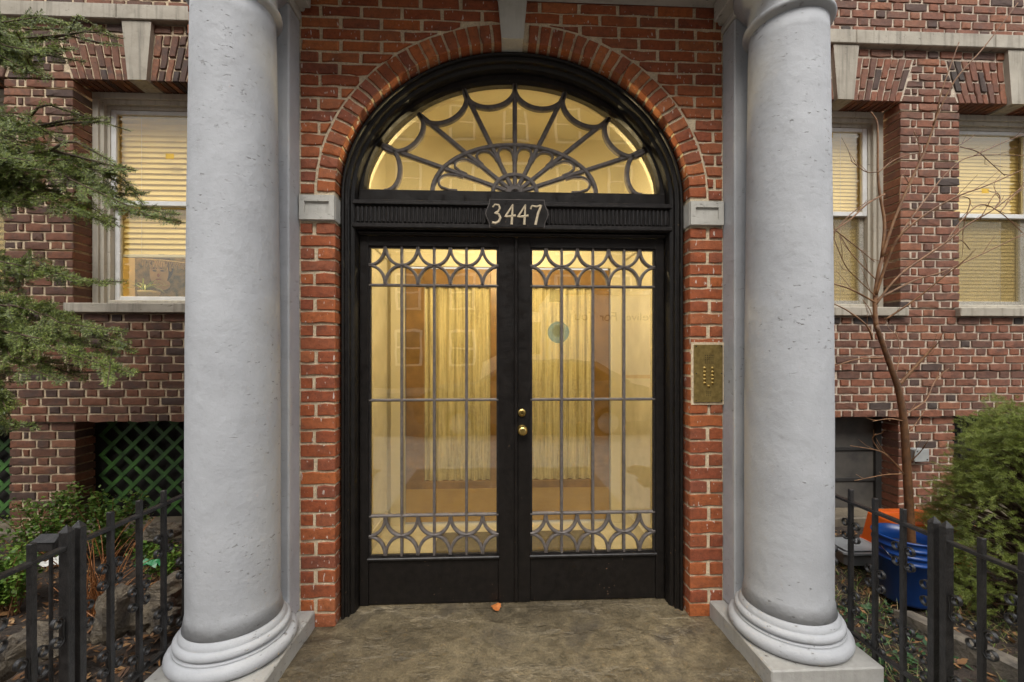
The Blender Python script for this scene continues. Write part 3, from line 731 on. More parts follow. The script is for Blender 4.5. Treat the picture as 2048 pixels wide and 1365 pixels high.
# ================================================================ VESTIBULE BEHIND THE DOORS
VX0, VX1, VY1, VZ = -.93, 1.13, 1.36, 3.32
struct(MB().box(VX0 - .1, VX1 + .1, .335, 1.5, -.05, .002).build('vestibule_floor', 'marble'))
struct(MB().box(VX0 - .1, VX1 + .1, .30, 1.5, VZ, VZ + .1).build('vestibule_ceiling', 'vestibule_plaster'))
for a, b in ((VX0 - .1, VX0), (VX1, VX1 + .1)): struct(MB().box(a, b, .27, 1.5, .0, VZ).build('vestibule_wall', 'vestibule_plaster'))
m = MB(); w0, w1 = .262, .30
for a, b in ((VX0 - .1, IL - .006), (IR + .006, VX1 + .1)): m.box(a, b, w0, w1, 0, VZ)
nsl = 60; ae, be = AA - .077, BB - .077
for i in range(nsl):
    A = [(XC + ae * math.cos(t_), ZS + be * math.sin(t_)) for t_ in (math.pi * i / nsl, math.pi * (i + 1) / nsl)]
    m.add([(A[0][0], w0, A[0][1]), (A[0][0], w0, VZ), (A[1][0], w0, VZ), (A[1][0], w0, A[1][1]), (A[0][0], w1, A[0][1]), (A[0][0], w1, VZ), (A[1][0], w1, VZ), (A[1][0], w1, A[1][1])], [(0, 1, 2, 3), (4, 7, 6, 5), (0, 3, 7, 4), (1, 5, 6, 2)])
struct(m.build('vestibule_wall', 'vestibule_plaster'))
DXc = .118; DH = 2.17
struct(MB().box(VX0, DXc - .90, VY1, 1.5, 0, VZ).box(DXc + .90, VX1, VY1, 1.5, 0, VZ).box(DXc - .90, DXc + .90, VY1, 1.5, DH + .06, VZ).build('vestibule_wall', 'vestibule_plaster'))
for X, s_ in ((VX0, 1), (VX1, -1)):
    d = thing('marble_dado', 'cream marble wall panelling inside the vestibule on the %s side' % ('evergreen' if s_ > 0 else 'intercom'), 'wall panel', (X, .8, 0))
    MB().box(min(X, X + s_ * .015), max(X, X + s_ * .015), .34, 1.34, .14, 2.25).build('slab', 'marble', d)
    MB().box(min(X, X + s_ * .03), max(X, X + s_ * .03), .34, 1.34, .003, .138).build('skirting', 'marble', d)
    MB().box(min(X, X + s_ * .035), max(X, X + s_ * .035), .34, 1.34, 2.252, 2.32, .005).build('rail', 'marble', d)
fr = thing('inner_door_frame', 'cream casing round the oak inner doors of the vestibule', 'door frame', (DXc, VY1, 0))
for a, b in ((DXc - 1.0, DXc - .885), (DXc + .885, DXc + 1.0)): MB().box(a, b, VY1 - .03, VY1 - .001, .003, DH + .14, .004).build('jamb', 'vestibule_plaster', fr)
MB().box(DXc - .885, DXc + .885, VY1 - .031, VY1 - .001, DH + .03, DH + .141, .004).build('head', 'vestibule_plaster', fr)
for s_, lab in ((-1, 'oak inner door with lace curtained glass behind the knobless door leaf'), (1, 'oak inner door with lace curtained glass behind the leaf with brass knob')):
    a, b = (DXc - .88, DXc - .003) if s_ < 0 else (DXc + .003, DXc + .88)
    t = thing('inner_door', lab, 'door', ((a + b) / 2, VY1, .01))
    z0, z1 = .02, DH + .02; ga, gb = (a + .155, b - .155)
    MB().box(a, ga, VY1 + .01, VY1 + .05, z0, z1, .003).build('stile', 'oak', t); MB().box(gb, b, VY1 + .01, VY1 + .05, z0, z1, .003).build('stile', 'oak', t)
    MB().box(ga, gb, VY1 + .011, VY1 + .05, z1 - .15, z1 - .001).build('top_rail', 'oak', t)
    MB().box(ga, gb, VY1 + .011, VY1 + .05, .30, .36).build('middle_rail', 'oak', t)
    MB().box(ga, gb, VY1 + .02, VY1 + .05, .10, .299).build('panel', 'oak_light', t); MB().box(a + .001, b - .001, VY1 + .004, VY1 + .0095, .02, .30, .001).build('kick_plate', 'oak_light', t)
    lc = MB(); nx = 60
    for i in range(nx + 1):
        x = ga + (gb - ga) * i / nx; y = VY1 + .058 + .016 * math.sin(i * .8 + .6 * math.sin(i * .21)) + .006 * math.sin(i * .37)
        lc.v += [(x, y, .36), (x, y, z1 - .15)]
    lc.f = [(2 * i, 2 * i + 2, 2 * i + 3, 2 * i + 1) for i in range(nx)]
    lc.build('lace_curtain', 'lace', t, True)
    MB().box(ga, gb, VY1 + .10, VY1 + .11, .3, z1 - .1).build('backing_panel', 'oak', t)
    MB().box(ga, gb, VY1 + .024, VY1 + .027, .36, z1 - .15).build('pane', 'glass_window', t)
tag(MB().add([(-.45, .45, .006), (.75, .45, .006), (.75, 1.15, .006), (-.45, 1.15, .006), (-.45, .45, .016), (.75, .45, .016), (.75, 1.15, .016), (-.45, 1.15, .016)],
    [(0, 3, 2, 1), (4, 5, 6, 7), (0, 1, 5, 4), (1, 2, 6, 5), (2, 3, 7, 6), (3, 0, 4, 7)]).build('door_mat', 'mat_dark'), 'dark door mat on the marble vestibule floor', 'mat')
def lamp(x, y, zc, label, power, drop=.12, rad=.09):
    t = thing('ceiling_lamp', label, 'lamp', (x, y, zc))
    MB().lathe([(.05, 0), (.05, -.02), (.012, -.025), (.012, -drop)], (x, y, zc), 16).build('stem', 'brass', t)
    MB().lathe([(rad * math.sin(math.pi * i / 12) + .001, -drop - rad + rad * math.cos(math.pi * i / 12)) for i in range(13)], (x, y, zc), 20, False).build('globe', 'lamp_glow', t, True)
    l = bpy.data.lights.new('lamp_light', 'POINT'); l.energy = power; l.color = (1, .86, .58); l.shadow_soft_size = .1
    o = bpy.data.objects.new('lamp_light', l); COL.objects.link(o); o.location = (x, y, zc - drop - 2 * rad - .03); o.parent = t; o.matrix_parent_inverse = Matrix.Translation(-t.location)
wl = thing('wall_lamp', 'small bulkhead lamp on the inner side of the transom lighting the vestibule', 'lamp', (.118, .31, 2.29))
MB().box(.05, .186, .302, .322, 2.24, 2.45, .004).build('back_plate', 'brass', wl)
MB().lathe([(.045 * math.sin(math.pi * i / 12) + .001, .045 * math.cos(math.pi * i / 12)) for i in range(13)], (.118, .47, 2.31), 20, False).build('globe', 'lamp_glow', wl, True)
MB().lathe([(.135, -.02), (.13, .0), (.03, .05), (.001, .055)], (.118, .47, 2.385), 28, False).build('added_hood', 'brass', wl, True)  # unseen hood, added to block direct lamp light from the ceiling
MB().tube([(.118, .32, 2.43), (.118, .47, 2.435)], .008, 8).build('arm', 'brass', wl)
_l = bpy.data.lights.new('lamp_light', 'POINT'); _l.energy = 84; _l.color = (1, .85, .55); _l.shadow_soft_size = .06
_o = bpy.data.objects.new('lamp_light', _l); COL.objects.link(_o); _o.location = (.118, .47, 2.30); _o.parent = wl; _o.matrix_parent_inverse = Matrix.Translation(-wl.location)


# ================================================================ MAIN FACADE (front plane y=1.25)
YW = 1.25; HWIN = .515; C = .069; ZB, ZSILL0, ZSILL, ZHEAD, ZBELT0, ZBELT1, ZTOP = .905, 1.782, 1.862, 3.652, 4.112, 4.235, 4.95
def facade(x0, x1, wins, mat, mort, seed, label, side):
    t = thing('brick_facade', label, 'wall', ((x0 + x1) / 2, YW + .1, 0)); B = Bricks(t, mat, seed); r = B.r
    j = .012
    def course(a, b, z0, z1, par, y=YW, endl=False, endr=False, cl=None):
        x = a; k = par; first = True
        if par == 1: seq = ['q', 'S', 'H']
        else: seq = ['S', 'H']
        i = 0; pos = a
        off = -.0 if par == 0 else -.10
        x = a + off - (.322 if not endl else 0) * 0
        pat = [.212, .102] * 40 if par == 0 else [.102, .055] + [.212, .102] * 40
        x = a; n = 0
        while x < b - .02:
            l = pat[n] + r.uniform(-.007, .007); e = min(x + l, b)
            if b - e < .045: e = b
            dp = .175 if (endl and x == a) or (endr and e >= b - 1e-6) else .1
            q = [(x + (j / 2 if x > a else 0), z0 + j / 2), (e - (j / 2 if e < b else 0), z0 + j / 2), (e - (j / 2 if e < b else 0), z1 - j / 2), (x + (j / 2 if x > a else 0), z1 - j / 2)]
            if cl:
                c = q
                for h in cl: c = clip(c, *h) if len(c) >= 3 else []
                if len(c) == 4 and abs(area(c) - area(q)) < 1e-7: B.rect(q[0][0], q[1][0], q[0][1], q[2][1], y, dp)
                elif len(c) >= 3 and area(c) > .001: B.poly(c, y, dp)
            else: B.rect(q[0][0], q[1][0], q[0][1], q[2][1], y, dp)
            x = e; n += 1
    solids = []; x = x0
    for c in wins: solids.append((x, c - HWIN)); x = c + HWIN
    solids.append((x, x1)); solids = [(a, b) for a, b in solids if b > a]
    mo = MB()
    def mortar(a, b, z0, z1, y=YW + .009, d=.2): mo.box(a, b, y, y + d, z0, z1)
    # basement piers
    nb = 13; cb = ZB / nb
    for (a, b) in solids:
        for i in range(nb): course(a + .012, b - .012, i * cb, (i + 1) * cb, i % 2, YW + .03, True, True)
        mortar(a + .026, b - .026, -.05, ZB - .001, YW + .038, .16)
    # wall between basement heads and sills
    n1 = 13; c1 = (ZSILL0 - ZB) / n1
    for i in range(n1): course(x0, x1, ZB + i * c1, ZB + (i + 1) * c1, i % 2, YW + (.0 if i != 6 else .0))
    gz = ZB + 6 * c1
    mortar(x0, x1, ZB + .012, gz - .008); mortar(x0, x1, gz + .006, ZSILL0); mo.box(x0, x1, YW + .04, YW + .2, gz - .01, gz + .008)
    # piers beside windows, in bands of six courses
    n2 = 26; c2 = (ZHEAD - ZSILL0) / n2
    for (a, b) in solids:
        for i in range(n2): course(a, b, ZSILL0 + i * c2 + (.004 if i % 6 == 1 else 0), ZSILL0 + (i + 1) * c2 - (.004 if i % 6 == 0 else 0), i % 2, YW + (.004 if i % 6 == 1 else 0), True, True)
        zz = [ZSILL0] + [ZSILL0 + (6 * k + 1) * c2 for k in range(5) if 6 * k + 1 < n2] + [ZHEAD]
        for p, q in zip(zz[:-1], zz[1:]): mortar(a + .013, b - .013, p + .007, q - .007, YW + .009, .14)
        mo.box(a + .015, b - .015, YW + .035, YW + .2, ZSILL0, ZHEAD)
    # lintel zone
    n3 = 6; c3 = (ZBELT0 - .072 - ZHEAD) / n3; LT = ZBELT0 - .072
    def lim(c, s_): # splay line on side s_ of window c
        xa, xb = c + s_ * (HWIN + .01), c + s_ * (HWIN + .13); dx, dz = xb - xa, LT - ZHEAD
        nx, nz = (dz, -dx) if s_ > 0 else (-dz, dx); l = math.hypot(nx, nz); nx /= l; nz /= l
        return (nx, nz, nx * xa + nz * ZHEAD + .006)
    for (a, b) in solids:
        h = [lim(c, 1) for c in wins if abs(c + HWIN - a) < .01] + [lim(c, -1) for c in wins if abs(c - HWIN - b) < .01]
        for i in range(n3): course(a, b, ZHEAD + i * c3, ZHEAD + (i + 1) * c3, i % 2, YW - .0, cl=h)
    course(x0, x1, LT, ZBELT0, 1)
    mortar(x0, x1, ZHEAD + .014, ZBELT0); mo.box(x0, x1, YW + .185, YW + .33, ZHEAD - .003, ZHEAD + .26)
    for c in wins:
        for s_ in (-1, 1):
            ns = 8; b0, b1 = .078, HWIN + .004; t0, t1 = .118, HWIN + .124
            for k in range(ns):
                xb0 = c + s_ * (b0 + (b1 - b0) * k / ns + .005); xb1 = c + s_ * (b0 + (b1 - b0) * (k + 1) / ns - .005)
                xt0 = c + s_ * (t0 + (t1 - t0) * k / ns + .005); xt1 = c + s_ * (t0 + (t1 - t0) * (k + 1) / ns - .005)
                cuts = [0, .5, 1] if k % 2 == 0 else [0, .25, .75, 1]
                for p, q in zip(cuts[:-1], cuts[1:]):
                    p2, q2 = p + (.014 if p else .0), q - (.014 if q < 1 else .03)
                    f = lambda lo, hi, tt: lo + (hi - lo) * tt; zz = lambda tt: ZHEAD + (LT - ZHEAD) * tt
                    B.poly([(f(xb0, xt0, p2), zz(p2)), (f(xb1, xt1, p2), zz(p2)), (f(xb1, xt1, q2), zz(q2)), (f(xb0, xt0, q2), zz(q2))], YW - .002, .17)
        MB().add([(c - .072, YW - .03, ZHEAD - .006), (c + .072, YW - .03, ZHEAD - .006), (c + .114, YW - .035, ZBELT0 - .002), (c - .114, YW - .035, ZBELT0 - .002),
                  (c - .072, YW + .15, ZHEAD - .006), (c + .072, YW + .15, ZHEAD - .006), (c + .114, YW + .15, ZBELT0 - .002), (c - .114, YW + .15, ZBELT0 - .002)],
                 [(0, 1, 2, 3), (4, 7, 6, 5), (0, 4, 5, 1), (1, 5, 6, 2), (2, 6, 7, 3), (3, 7, 4, 0)]).build('keystone', 'stone', t)
        MB().box(c - HWIN - .04, c + HWIN + .04, YW - .045, YW + .17, ZSILL0 + .003, ZSILL, .006).build('window_sill', 'stone', t)
    # belt course in stone lengths
    x = x0; k = 0
    while x < x1 - .01:
        e = min(x + 1.25, x1); MB().box(x + .0015, e - .0015, YW - .05, YW + .15, ZBELT0 + .003, ZBELT1, .006).build('belt_stone', 'stone', t); x = e
    n4 = 10; c4 = (ZTOP - ZBELT1) / n4
    for i in range(n4): course(x0, x1, ZBELT1 + i * c4, ZBELT1 + (i + 1) * c4, i % 2)
    mortar(x0, x1, ZBELT1, ZTOP)
    mo.build('mortar', mort, t)
    B.finish(300)
    MB().box(x0, x1, YW - .04, YW + .26, -.1, .055, .01).build('base_stone', 'ledge_stone', t)
    return t
LW = [-4.925, -2.855]; RW = [3.01, 4.586]
LW2 = -4.43                                                             # next window beyond the pier, only its edge shows
facade(-5.5, -1.62, [-3.905 - HWIN, -2.855], 'brick_left', 'mortar_left', 5, 'dark brown brick facade with cream mortar beside the evergreen and green lattice', 'L')
facade(1.84, 6.4, [3.01, 4.586], 'brick_right', 'mortar_right', 6, 'purplish red brick facade behind the bare sapling and the spruce bush', 'R')

def sash_window(c, label, group, screen):
    t = thing('sash_window', label, 'window', (c, YW + .2, ZSILL)); y0 = YW + .155; h = HWIN - .006; zb, zt = ZSILL + .002, ZHEAD - .004
    for s_ in (-1, 1):
        a = c + s_ * h
        m = MB()
        for (d0, d1, yy) in ((0, .045, y0), (.045, .075, y0 + .02), (.075, .10, y0 + .05)):
            m.box(min(a - s_ * d0, a - s_ * d1), max(a - s_ * d0, a - s_ * d1), yy, y0 + .16, zb, zt)
        m.build('jamb', 'wood_cream', t)
    m = MB()
    for (d0, d1, yy) in ((0, .05, y0 - .004), (.05, .085, y0 + .018), (.085, .115, y0 + .048)): m.box(c - h + .001, c + h - .001, yy, y0 + .16, zt - d1, zt - d0)
    m.build('head', 'wood_cream', t)
    MB().box(c - h + .1, c + h - .1, y0 + .03, y0 + .16, zb, zb + .05, .004).build('timber_sill', 'wood_cream', t)
    a, b = c - h + .101, c + h - .101; zm = 2.745; fw_ = .042
    def sash(z0, z1, y, nm):
        m = MB().box(a, a + fw_, y, y + .035, z0, z1, .003).box(b - fw_, b, y, y + .035, z0, z1, .003).box(a + fw_, b - fw_, y + .001, y + .035, z1 - .035, z1, .003).box(a + fw_, b - fw_, y + .001, y + .035, z0, z0 + .04, .003)
        o = m.build(nm, 'vinyl_white', t)
        MB().box(a + fw_, b - fw_, y + .016, y + .019, z0 + .04, z1 - .035).build('pane', 'glass_window', o)
        return o
    sash(zm - .02, zt - .115, y0 + .055, 'upper_sash'); sash(zb + .05, zm + .02, y0 + .092, 'lower_sash')
    if screen == 1: MB().box(a + .002, b - .002, y0 + .082, y0 + .084, zb + .055, zm - .022).build('insect_screen', 'insect_screen', t)
    return (a, b, y0 + .14)
def blind(a, b, y, z0, z1, pitch_, label, mat='blind_yellow', tilt=.5):
    t = thing('window_blind', label, 'blind', ((a + b) / 2, y, z0)); z = z1; k = 0
    me = None
    n = int((z1 - z0) / pitch_)
    m = MB(); l, wd = b - a, pitch_ * 1.35
    pts = [(-.5, -.5), (-.25, -.42), (0, -.0), (.25, .42), (.5, .5)]
    for sx in (0, 1):
        for q in range(5):
            tt = (q / 4 - .5); m.v.append((a + l * sx, y + tt * (.012 if pitch_ > .04 else .005) + (.006 if pitch_ > .04 else .003) * math.cos(tt * 3), tt * wd))
    m.f = [(q, 5 + q, 6 + q, 1 + q) for q in range(4)]
    me = bpy.data.meshes.new('slat'); me.from_pydata(m.v, [], m.f); me.update(); me.materials.append(MATS[mat])
    for i in range(n):
        o = link('slat', me, None, t, True); o.location = (0, 0, z1 - pitch_ * (i + .5)); 
    MB().box(a, b, y - .01, y + .02, z0 - .03, z0 - .004, .003).build('bottom_rail', 'vinyl_white', t)
    for f in (.25, .75): MB().tube([(a + l * f, y - .012, z1), (a + l * f, y - .012, z0)], .0012, 4).build('cord', 'vinyl_white', t)
a, b, yb_ = sash_window(-2.855, 'white sash window with raised yellow blind and potted plant beside the evergreen', 'w', 0)
blind(a - .02, b + .02, yb_, 2.33, 3.56, .047, 'pale yellow slatted blind half raised behind the window with the plant')
a2, b2, y2 = sash_window(-3.905 - HWIN, 'white sash window mostly beyond the brick pier behind the evergreen', 'w', 1)
blind(a2 - .02, b2 + .02, y2, 1.96, 3.56, .05, 'slatted blind in the window beyond the pier behind the evergreen')
a3, b3, y3 = sash_window(3.01, 'white sash window between the column and brick pier, behind the sapling trunk', 'w', 1)
blind(a3 - .02, b3 + .02, y3, 1.96, 3.56, .034, 'fine pale yellow slatted blind in the window between column and pier')
a4, b4, y4 = sash_window(4.586, 'white sash window above the spruce bush, beyond the brick pier', 'w', 1)
blind(a4 - .02, b4 + .02, y4, 1.96, 3.56, .034, 'fine pale yellow slatted blind in the window above the spruce bush')
for (u, v, yd, lab) in ((335, 310, 3.75, 'small orange yellow paper note on the half raised blind'), (1977, 380, 3.75, 'small orange yellow paper note on the window above the spruce bush'), (1663, 268, 3.75, 'small orange yellow paper note at the column edge of the sapling window')):
    p = P(u, v, yd); yy = YW + .226; hw_ = .034
    tag(MB().box(p.x - hw_, p.x + hw_, yy - .001, yy, p.z - .022, p.z + .022).build('paper_note', 'note_yellow'), lab, 'paper note')
# rooms behind the windows
def room(x0, x1, lx, lz, label, power):
    y0, y1 = YW + .34, YW + 2.2
    for nm, q in (('room_wall', (x0 - .1, x0, y0 - .13, y1, 1.3, 3.9)), ('room_wall', (x1, x1 + .1, y0 - .13, y1, 1.3, 3.9)), ('room_wall', (x0 - .1, x1 + .1, y1, y1 + .1, 1.3, 3.9)), ('room_ceiling', (x0 - .1, x1 + .1, y0 - .13, y1 + .1, 3.901, 4.0)), ('room_floor', (x0 - .1, x1 + .1, y0 - .13, y1 + .1, 1.2, 1.299))):
        struct(MB().box(*q).build(nm, 'room_wall'))
    lamp((x0 + x1) / 2 + lx, YW + .95, 3.9, label, power, .25, .11)
room(-5.2, -1.75, .2, 0, 'globe lamp hanging in the room behind the plant window', 46)
room(2.0, 5.6, 0, 0, 'globe lamp hanging in the room behind the sapling and spruce windows', 58)
# things on the inside sill of the left window
yi = YW + .36
struct(MB().box(-3.36, -2.35, YW + .28, YW + .48, 1.85, 1.9).build('inside_sill', 'wood_cream'))
pp = P(287, 572, YW - CY + .36)
pot = thing('flower_pot', 'pale yellow flower pot on the window sill under the raised blind', 'pot', (pp.x, yi + .06, 1.9))
MB().lathe([(.06, .0), (.075, .10), (.08, .10), (.08, .125), (.066, .125), (.062, .08)], (pp.x, yi + .06, 1.9), 24, False).build('body', 'terracotta', pot, True)
MB().lathe([(.001, .1), (.066, .1)], (pp.x, yi + .06, 1.9), 24, False).build('soil', 'soil', pot)
hp = thing('spider_plant', 'spider plant with arching leaves in the pale pot on the sill', 'plant', (pp.x, yi + .06, 2.0))
Q = []
def blade(base, d, ln, wd, droop, n=6, side=None):
    d = Vector(d).normalized(); side = side or d.cross(Vector((0, 0, 1))); side = side.normalized() if side.length > 1e-4 else Vector((1, 0, 0))
    pr = []
    for i in range(n + 1):
        t = i / n; p = Vector(base) + d * ln * t + Vector((0, 0, -droop * t * t)); w_ = wd * (1 - t) ** .6 * (.5 + min(t * 3, .5))
        pr.append((p - side * w_, p + side * w_))
    return [[pr[i][0], pr[i][1], pr[i + 1][1], pr[i + 1][0]] for i in range(n)]
for i in range(16):
    a_ = rng.uniform(0, 6.28); el = rng.uniform(.5, 1.3)
    Q += blade((pp.x - .05 + rng.uniform(-.02, .02), yi + .06, 2.03), (math.cos(a_) * math.cos(el), math.sin(a_) * math.cos(el) - .1, math.sin(el)), rng.uniform(.22, .38), .013, rng.uniform(.14, .32))
quads('leaves', Q, 'house_leaf', hp)
MB().tube([(pp.x - .03, yi + .06, 2.0), (pp.x - .045, yi + .05, 2.06), (pp.x - .05, yi + .06, 2.14)], .006, 6).build('stem', 'house_leaf', hp)
pc = P(312, 545, YW - CY + .52)
pr_ = thing('portrait_picture', 'printed picture of a face behind the potted plant', 'picture', (pc.x + .06, YW + .56, 1.9))
MB().box(pc.x - .22, pc.x + .36, YW + .56, YW + .57, 1.9, 2.36).build('panel', 'print_back', pr_)
def ell(cx, cz, rx, rz, y, mat, nm): 
    MB().prism([(cx + rx * math.cos(2 * math.pi * i / 28), cz + rz * math.sin(2 * math.pi * i / 28)) for i in range(28)], y, y + .002).build(nm, mat, pr_)
ell(pc.x + .02, pc.z + .045, .105, .135, YW + .5575, 'hair_print', 'hair'); ell(pc.x, pc.z + .0, .085, .125, YW + .555, 'skin_print', 'face'); ell(pc.x + .03, pc.z - .11, .075, .05, YW + .5525, 'skin_print', 'neck')
for sx in (-.036, .032): ell(pc.x + sx, pc.z + .02, .018, .007, YW + .5502, 'hair_print', 'eye'); ell(pc.x + sx, pc.z + .045, .024, .005, YW + .5502, 'hair_print', 'brow')
ell(pc.x - .004, pc.z - .022, .011, .017, YW + .5501, 'lip_print', 'nose'); ell(pc.x - .002, pc.z - .062, .026, .009, YW + .55, 'lip_print', 'mouth')
va = thing('fringed_valance', 'tasselled beige valance hanging across the plant window', 'curtain', (-2.8, YW + .46, 2.2))
MB().tube([(-3.2, YW + .46, 2.32), (-3.0, YW + .46, 2.31), (-2.6, YW + .46, 2.26), (-2.35, YW + .46, 2.24)], .008, 6).build('cord', 'fringe', va)
fm = MB()
for i in range(46):
    x = -3.19 + .84 * i / 45; z = 2.32 - .08 * i / 45; l = rng.uniform(.05, .09); fm.tube([(x, YW + .458, z), (x + rng.uniform(-.008, .008), YW + .452, z - l * .5), (x + rng.uniform(-.012, .012), YW + .456, z - l)], [.005, .004, .006], 4)
fm.build('tassels', 'fringe', va)
cu = thing('side_drape', 'gathered dark golden drape hanging inside the plant window', 'curtain', (-2.55, YW + .5, 1.9))
m = MB()
for i in range(31):
    x = -2.72 + .38 * i / 30; y = YW + .50 + .025 * math.sin(i * .9); m.v += [(x, y, 1.9), (x * 1.0, y, 2.24)]
m.f = [(2 * i, 2 * i + 2, 2 * i + 3, 2 * i + 1) for i in range(30)]; m.build('cloth', 'fringe', cu, True)

# ================================================================ BASEMENT OPENINGS
def lattice(c, label):
    yy = YW + .22; t = thing('lattice_panel', label, 'lattice', (c, yy, .07)); a, b, z0, z1 = c - HWIN + .015, c + HWIN - .015, .075, ZB - .012
    MB().box(a - .2, b + .2, yy + .05, yy + .07, .0, ZB - .002).build('dark_backing', 'dark_hole', t)  # near-black sheet painted as the darkness of the opening behind the slats
    s = .172; wd = .032
    for sg in (1, -1):
        k = -12
        while k < 24:
            # line x = a + k*s + sg*(z - z0)
            xs = a + k * s * 1.0; pts = []
            zlo = z0; zhi = z1
            if sg > 0: lo = max(z0, z0 + (a - xs)); hi = min(z1, z0 + (b - xs))
            else: lo = max(z0, z0 + (xs - b)); hi = min(z1, z0 + (xs - a))
            if hi - lo > .03:
                x_lo = xs + sg * (lo - z0); x_hi = xs + sg * (hi - z0); h = wd * .7
                MB().prism([(x_lo - h, lo), (x_lo + h, lo), (x_hi + h, hi), (x_hi - h, hi)], yy + (0 if sg > 0 else .0082), yy + (.008 if sg > 0 else .016)).build('slat', 'green_lattice', t)
            k += 1
lattice(-2.855, 'green painted diamond lattice closing the basement opening below the plant window')
lattice(-3.905 - HWIN, 'green diamond lattice beyond the brick pier, mostly hidden by the evergreen')
bw = thing('basement_hatch', 'dark dusty board closing the basement opening beside the column', 'hatch', (3.01, YW + .2, .05))
MB().box(3.01 - HWIN, 3.01 + HWIN, YW + .2, YW + .23, .056, ZB - .004).build('board', 'dusty_board', bw)
for z in (.30, .58): MB().box(3.01 - HWIN, 3.01 + HWIN, YW + .185, YW + .199, z, z + .03, .003).build('batten', 'basement_dark', bw)
MB().box(3.01 + HWIN - .06, 3.01 + HWIN - .005, YW + .17, YW + .199, .056, ZB - .005, .003).build('frame', 'basement_dark', bw)
bg_ = thing('basement_grille', 'black iron grille over the dark basement window behind the spruce', 'grille', (4.586, YW + .15, .05))
MB().box(4.586 - HWIN, 4.586 + HWIN, YW + .24, YW + .26, .056, ZB - .004).build('dark_pane', 'basement_dark', bg_)
for i in range(9): x = 4.1 + i * .12; MB().box(x - .007, x + .007, YW + .12, YW + .134, .06, ZB - .006).build('bar', 'iron', bg_)
for z in (.25, .62): MB().box(4.072, 5.10, YW + .1345, YW + .145, z, z + .03).build('rail', 'iron', bg_)
p = P(1834, 909, YW - CY)
jb = thing('junction_box', 'small grey weatherproof electrical box on the brick pier behind the sapling', 'electrical box', (p.x, YW, p.z))
MB().box(p.x - .062, p.x + .062, YW - .035, YW + .032, p.z - .052, p.z + .052, .008).build('housing', 'grey_box', jb); MB().box(p.x - .066, p.x + .066, YW - .045, YW - .0352, p.z - .056, p.z + .056, .004).build('cover', 'grey_box', jb)
for s_ in (-1, 1): MB().lathe_y([(.001, 0), (.006, 0), (.006, .004)], (p.x + s_ * .045, YW - .048, p.z - s_ * .035), 10).build('screw', 'chrome', jb)

# ================================================================ INTERCOM
ia, ib = P(1386, 690, 2.3), P(1443, 800, 2.3); ix0, ix1, iz1, iz0 = ia.x, ib.x, ia.z, ib.z - .012
ic = thing('intercom_panel', 'aged brass intercom panel with call buttons set in the brick pier', 'intercom', ((ix0 + ix1) / 2, -.005, iz0))
MB().box(ix0 - .012, ix1 + .010, -.006, .009, iz0 - .014, iz1 + .014).build('mortar_bed', 'mortar_entrance', ic)
MB().box(ix0, ix1, -.014, -.0062, iz0, iz1, .0015).build('plate', 'brass_aged', ic)
iw, ih = ix1 - ix0, iz1 - iz0
def at(fx, fz_): return (ix0 + iw * fx, iz1 - ih * fz_)
def disc(x, z, r_, y, mat, nm): MB().lathe_y([(.0003, 0), (r_, 0), (r_, .0015)], (x, y, z), 10).build(nm, mat, ic)
for i in range(5):
    for j in range(5): disc(*at(.39 + .065 * i, .185 + .033 * j), .0024, -.0155, 'dark_hole', 'speaker_hole')
for i in range(3):
    for j in range(3): disc(*at(.44 + .065 * i, .82 + .033 * j), .0022, -.0155, 'dark_hole', 'microphone_hole')
def btn(x, z): MB().lathe_y([(.003, -.007), (.0055, -.005), (.006, 0), (.0085, .0005), (.0085, .002)], (x, -.0158, z), 12).build('button', 'brass', ic, True)
for j in range(5): btn(*at(.36, .405 + .065 * j)); btn(*at(.64, .405 + .065 * j))
btn(*at(.51, .72))
for fx in (.07, .95):
    for fz_ in (.03, .5, .97): disc(*at(fx, fz_), .0036, -.0156, 'iron', 'screw')

# ================================================================ IRON FENCES
def scroll_mesh():
    def spiral(sz):
        pts = []; n = 26
        for i in range(n + 1):
            t = i / n; a = math.pi * 2 * 1.15 * (1 - t); r_ = .021 - .010 * (1 - t)
            pts.append((.022 - r_ * math.cos(a * 1.0), sz * (.030 + r_ * math.sin(a) + 0)))
        return pts
    top = spiral(1); bot = spiral(-1)
    pth = top + [(.003, .018), (.003, 0), (.003, -.018)] + bot[::-1]
    m = MB(); k = len(pth)
    for i, (y, z) in enumerate(pth):
        a, b = pth[max(i - 1, 0)], pth[min(i + 1, k - 1)]; d = Vector((b[0] - a[0], b[1] - a[1])); d = d.normalized() if d.length > 1e-7 else Vector((0, 1)); n = Vector((-d.y, d.x)) * .0016
        m.v += [(-.007, y + n.x, z + n.y), (.007, y + n.x, z + n.y), (.007, y - n.x, z - n.y), (-.007, y - n.x, z - n.y)]
    m.f = [(i * 4 + j, i * 4 + (j + 1) % 4, i * 4 + 4 + (j + 1) % 4, i * 4 + 4 + j) for i in range(k - 1) for j in range(4)] + [(3, 2, 1, 0), (k * 4 - 4, k * 4 - 3, k * 4 - 2, k * 4 - 1)]
    me = bpy.data.meshes.new('scroll'); me.from_pydata(m.v, [], m.f); me.update(); me.materials.append(MATS['iron']); return me
SCR = scroll_mesh()
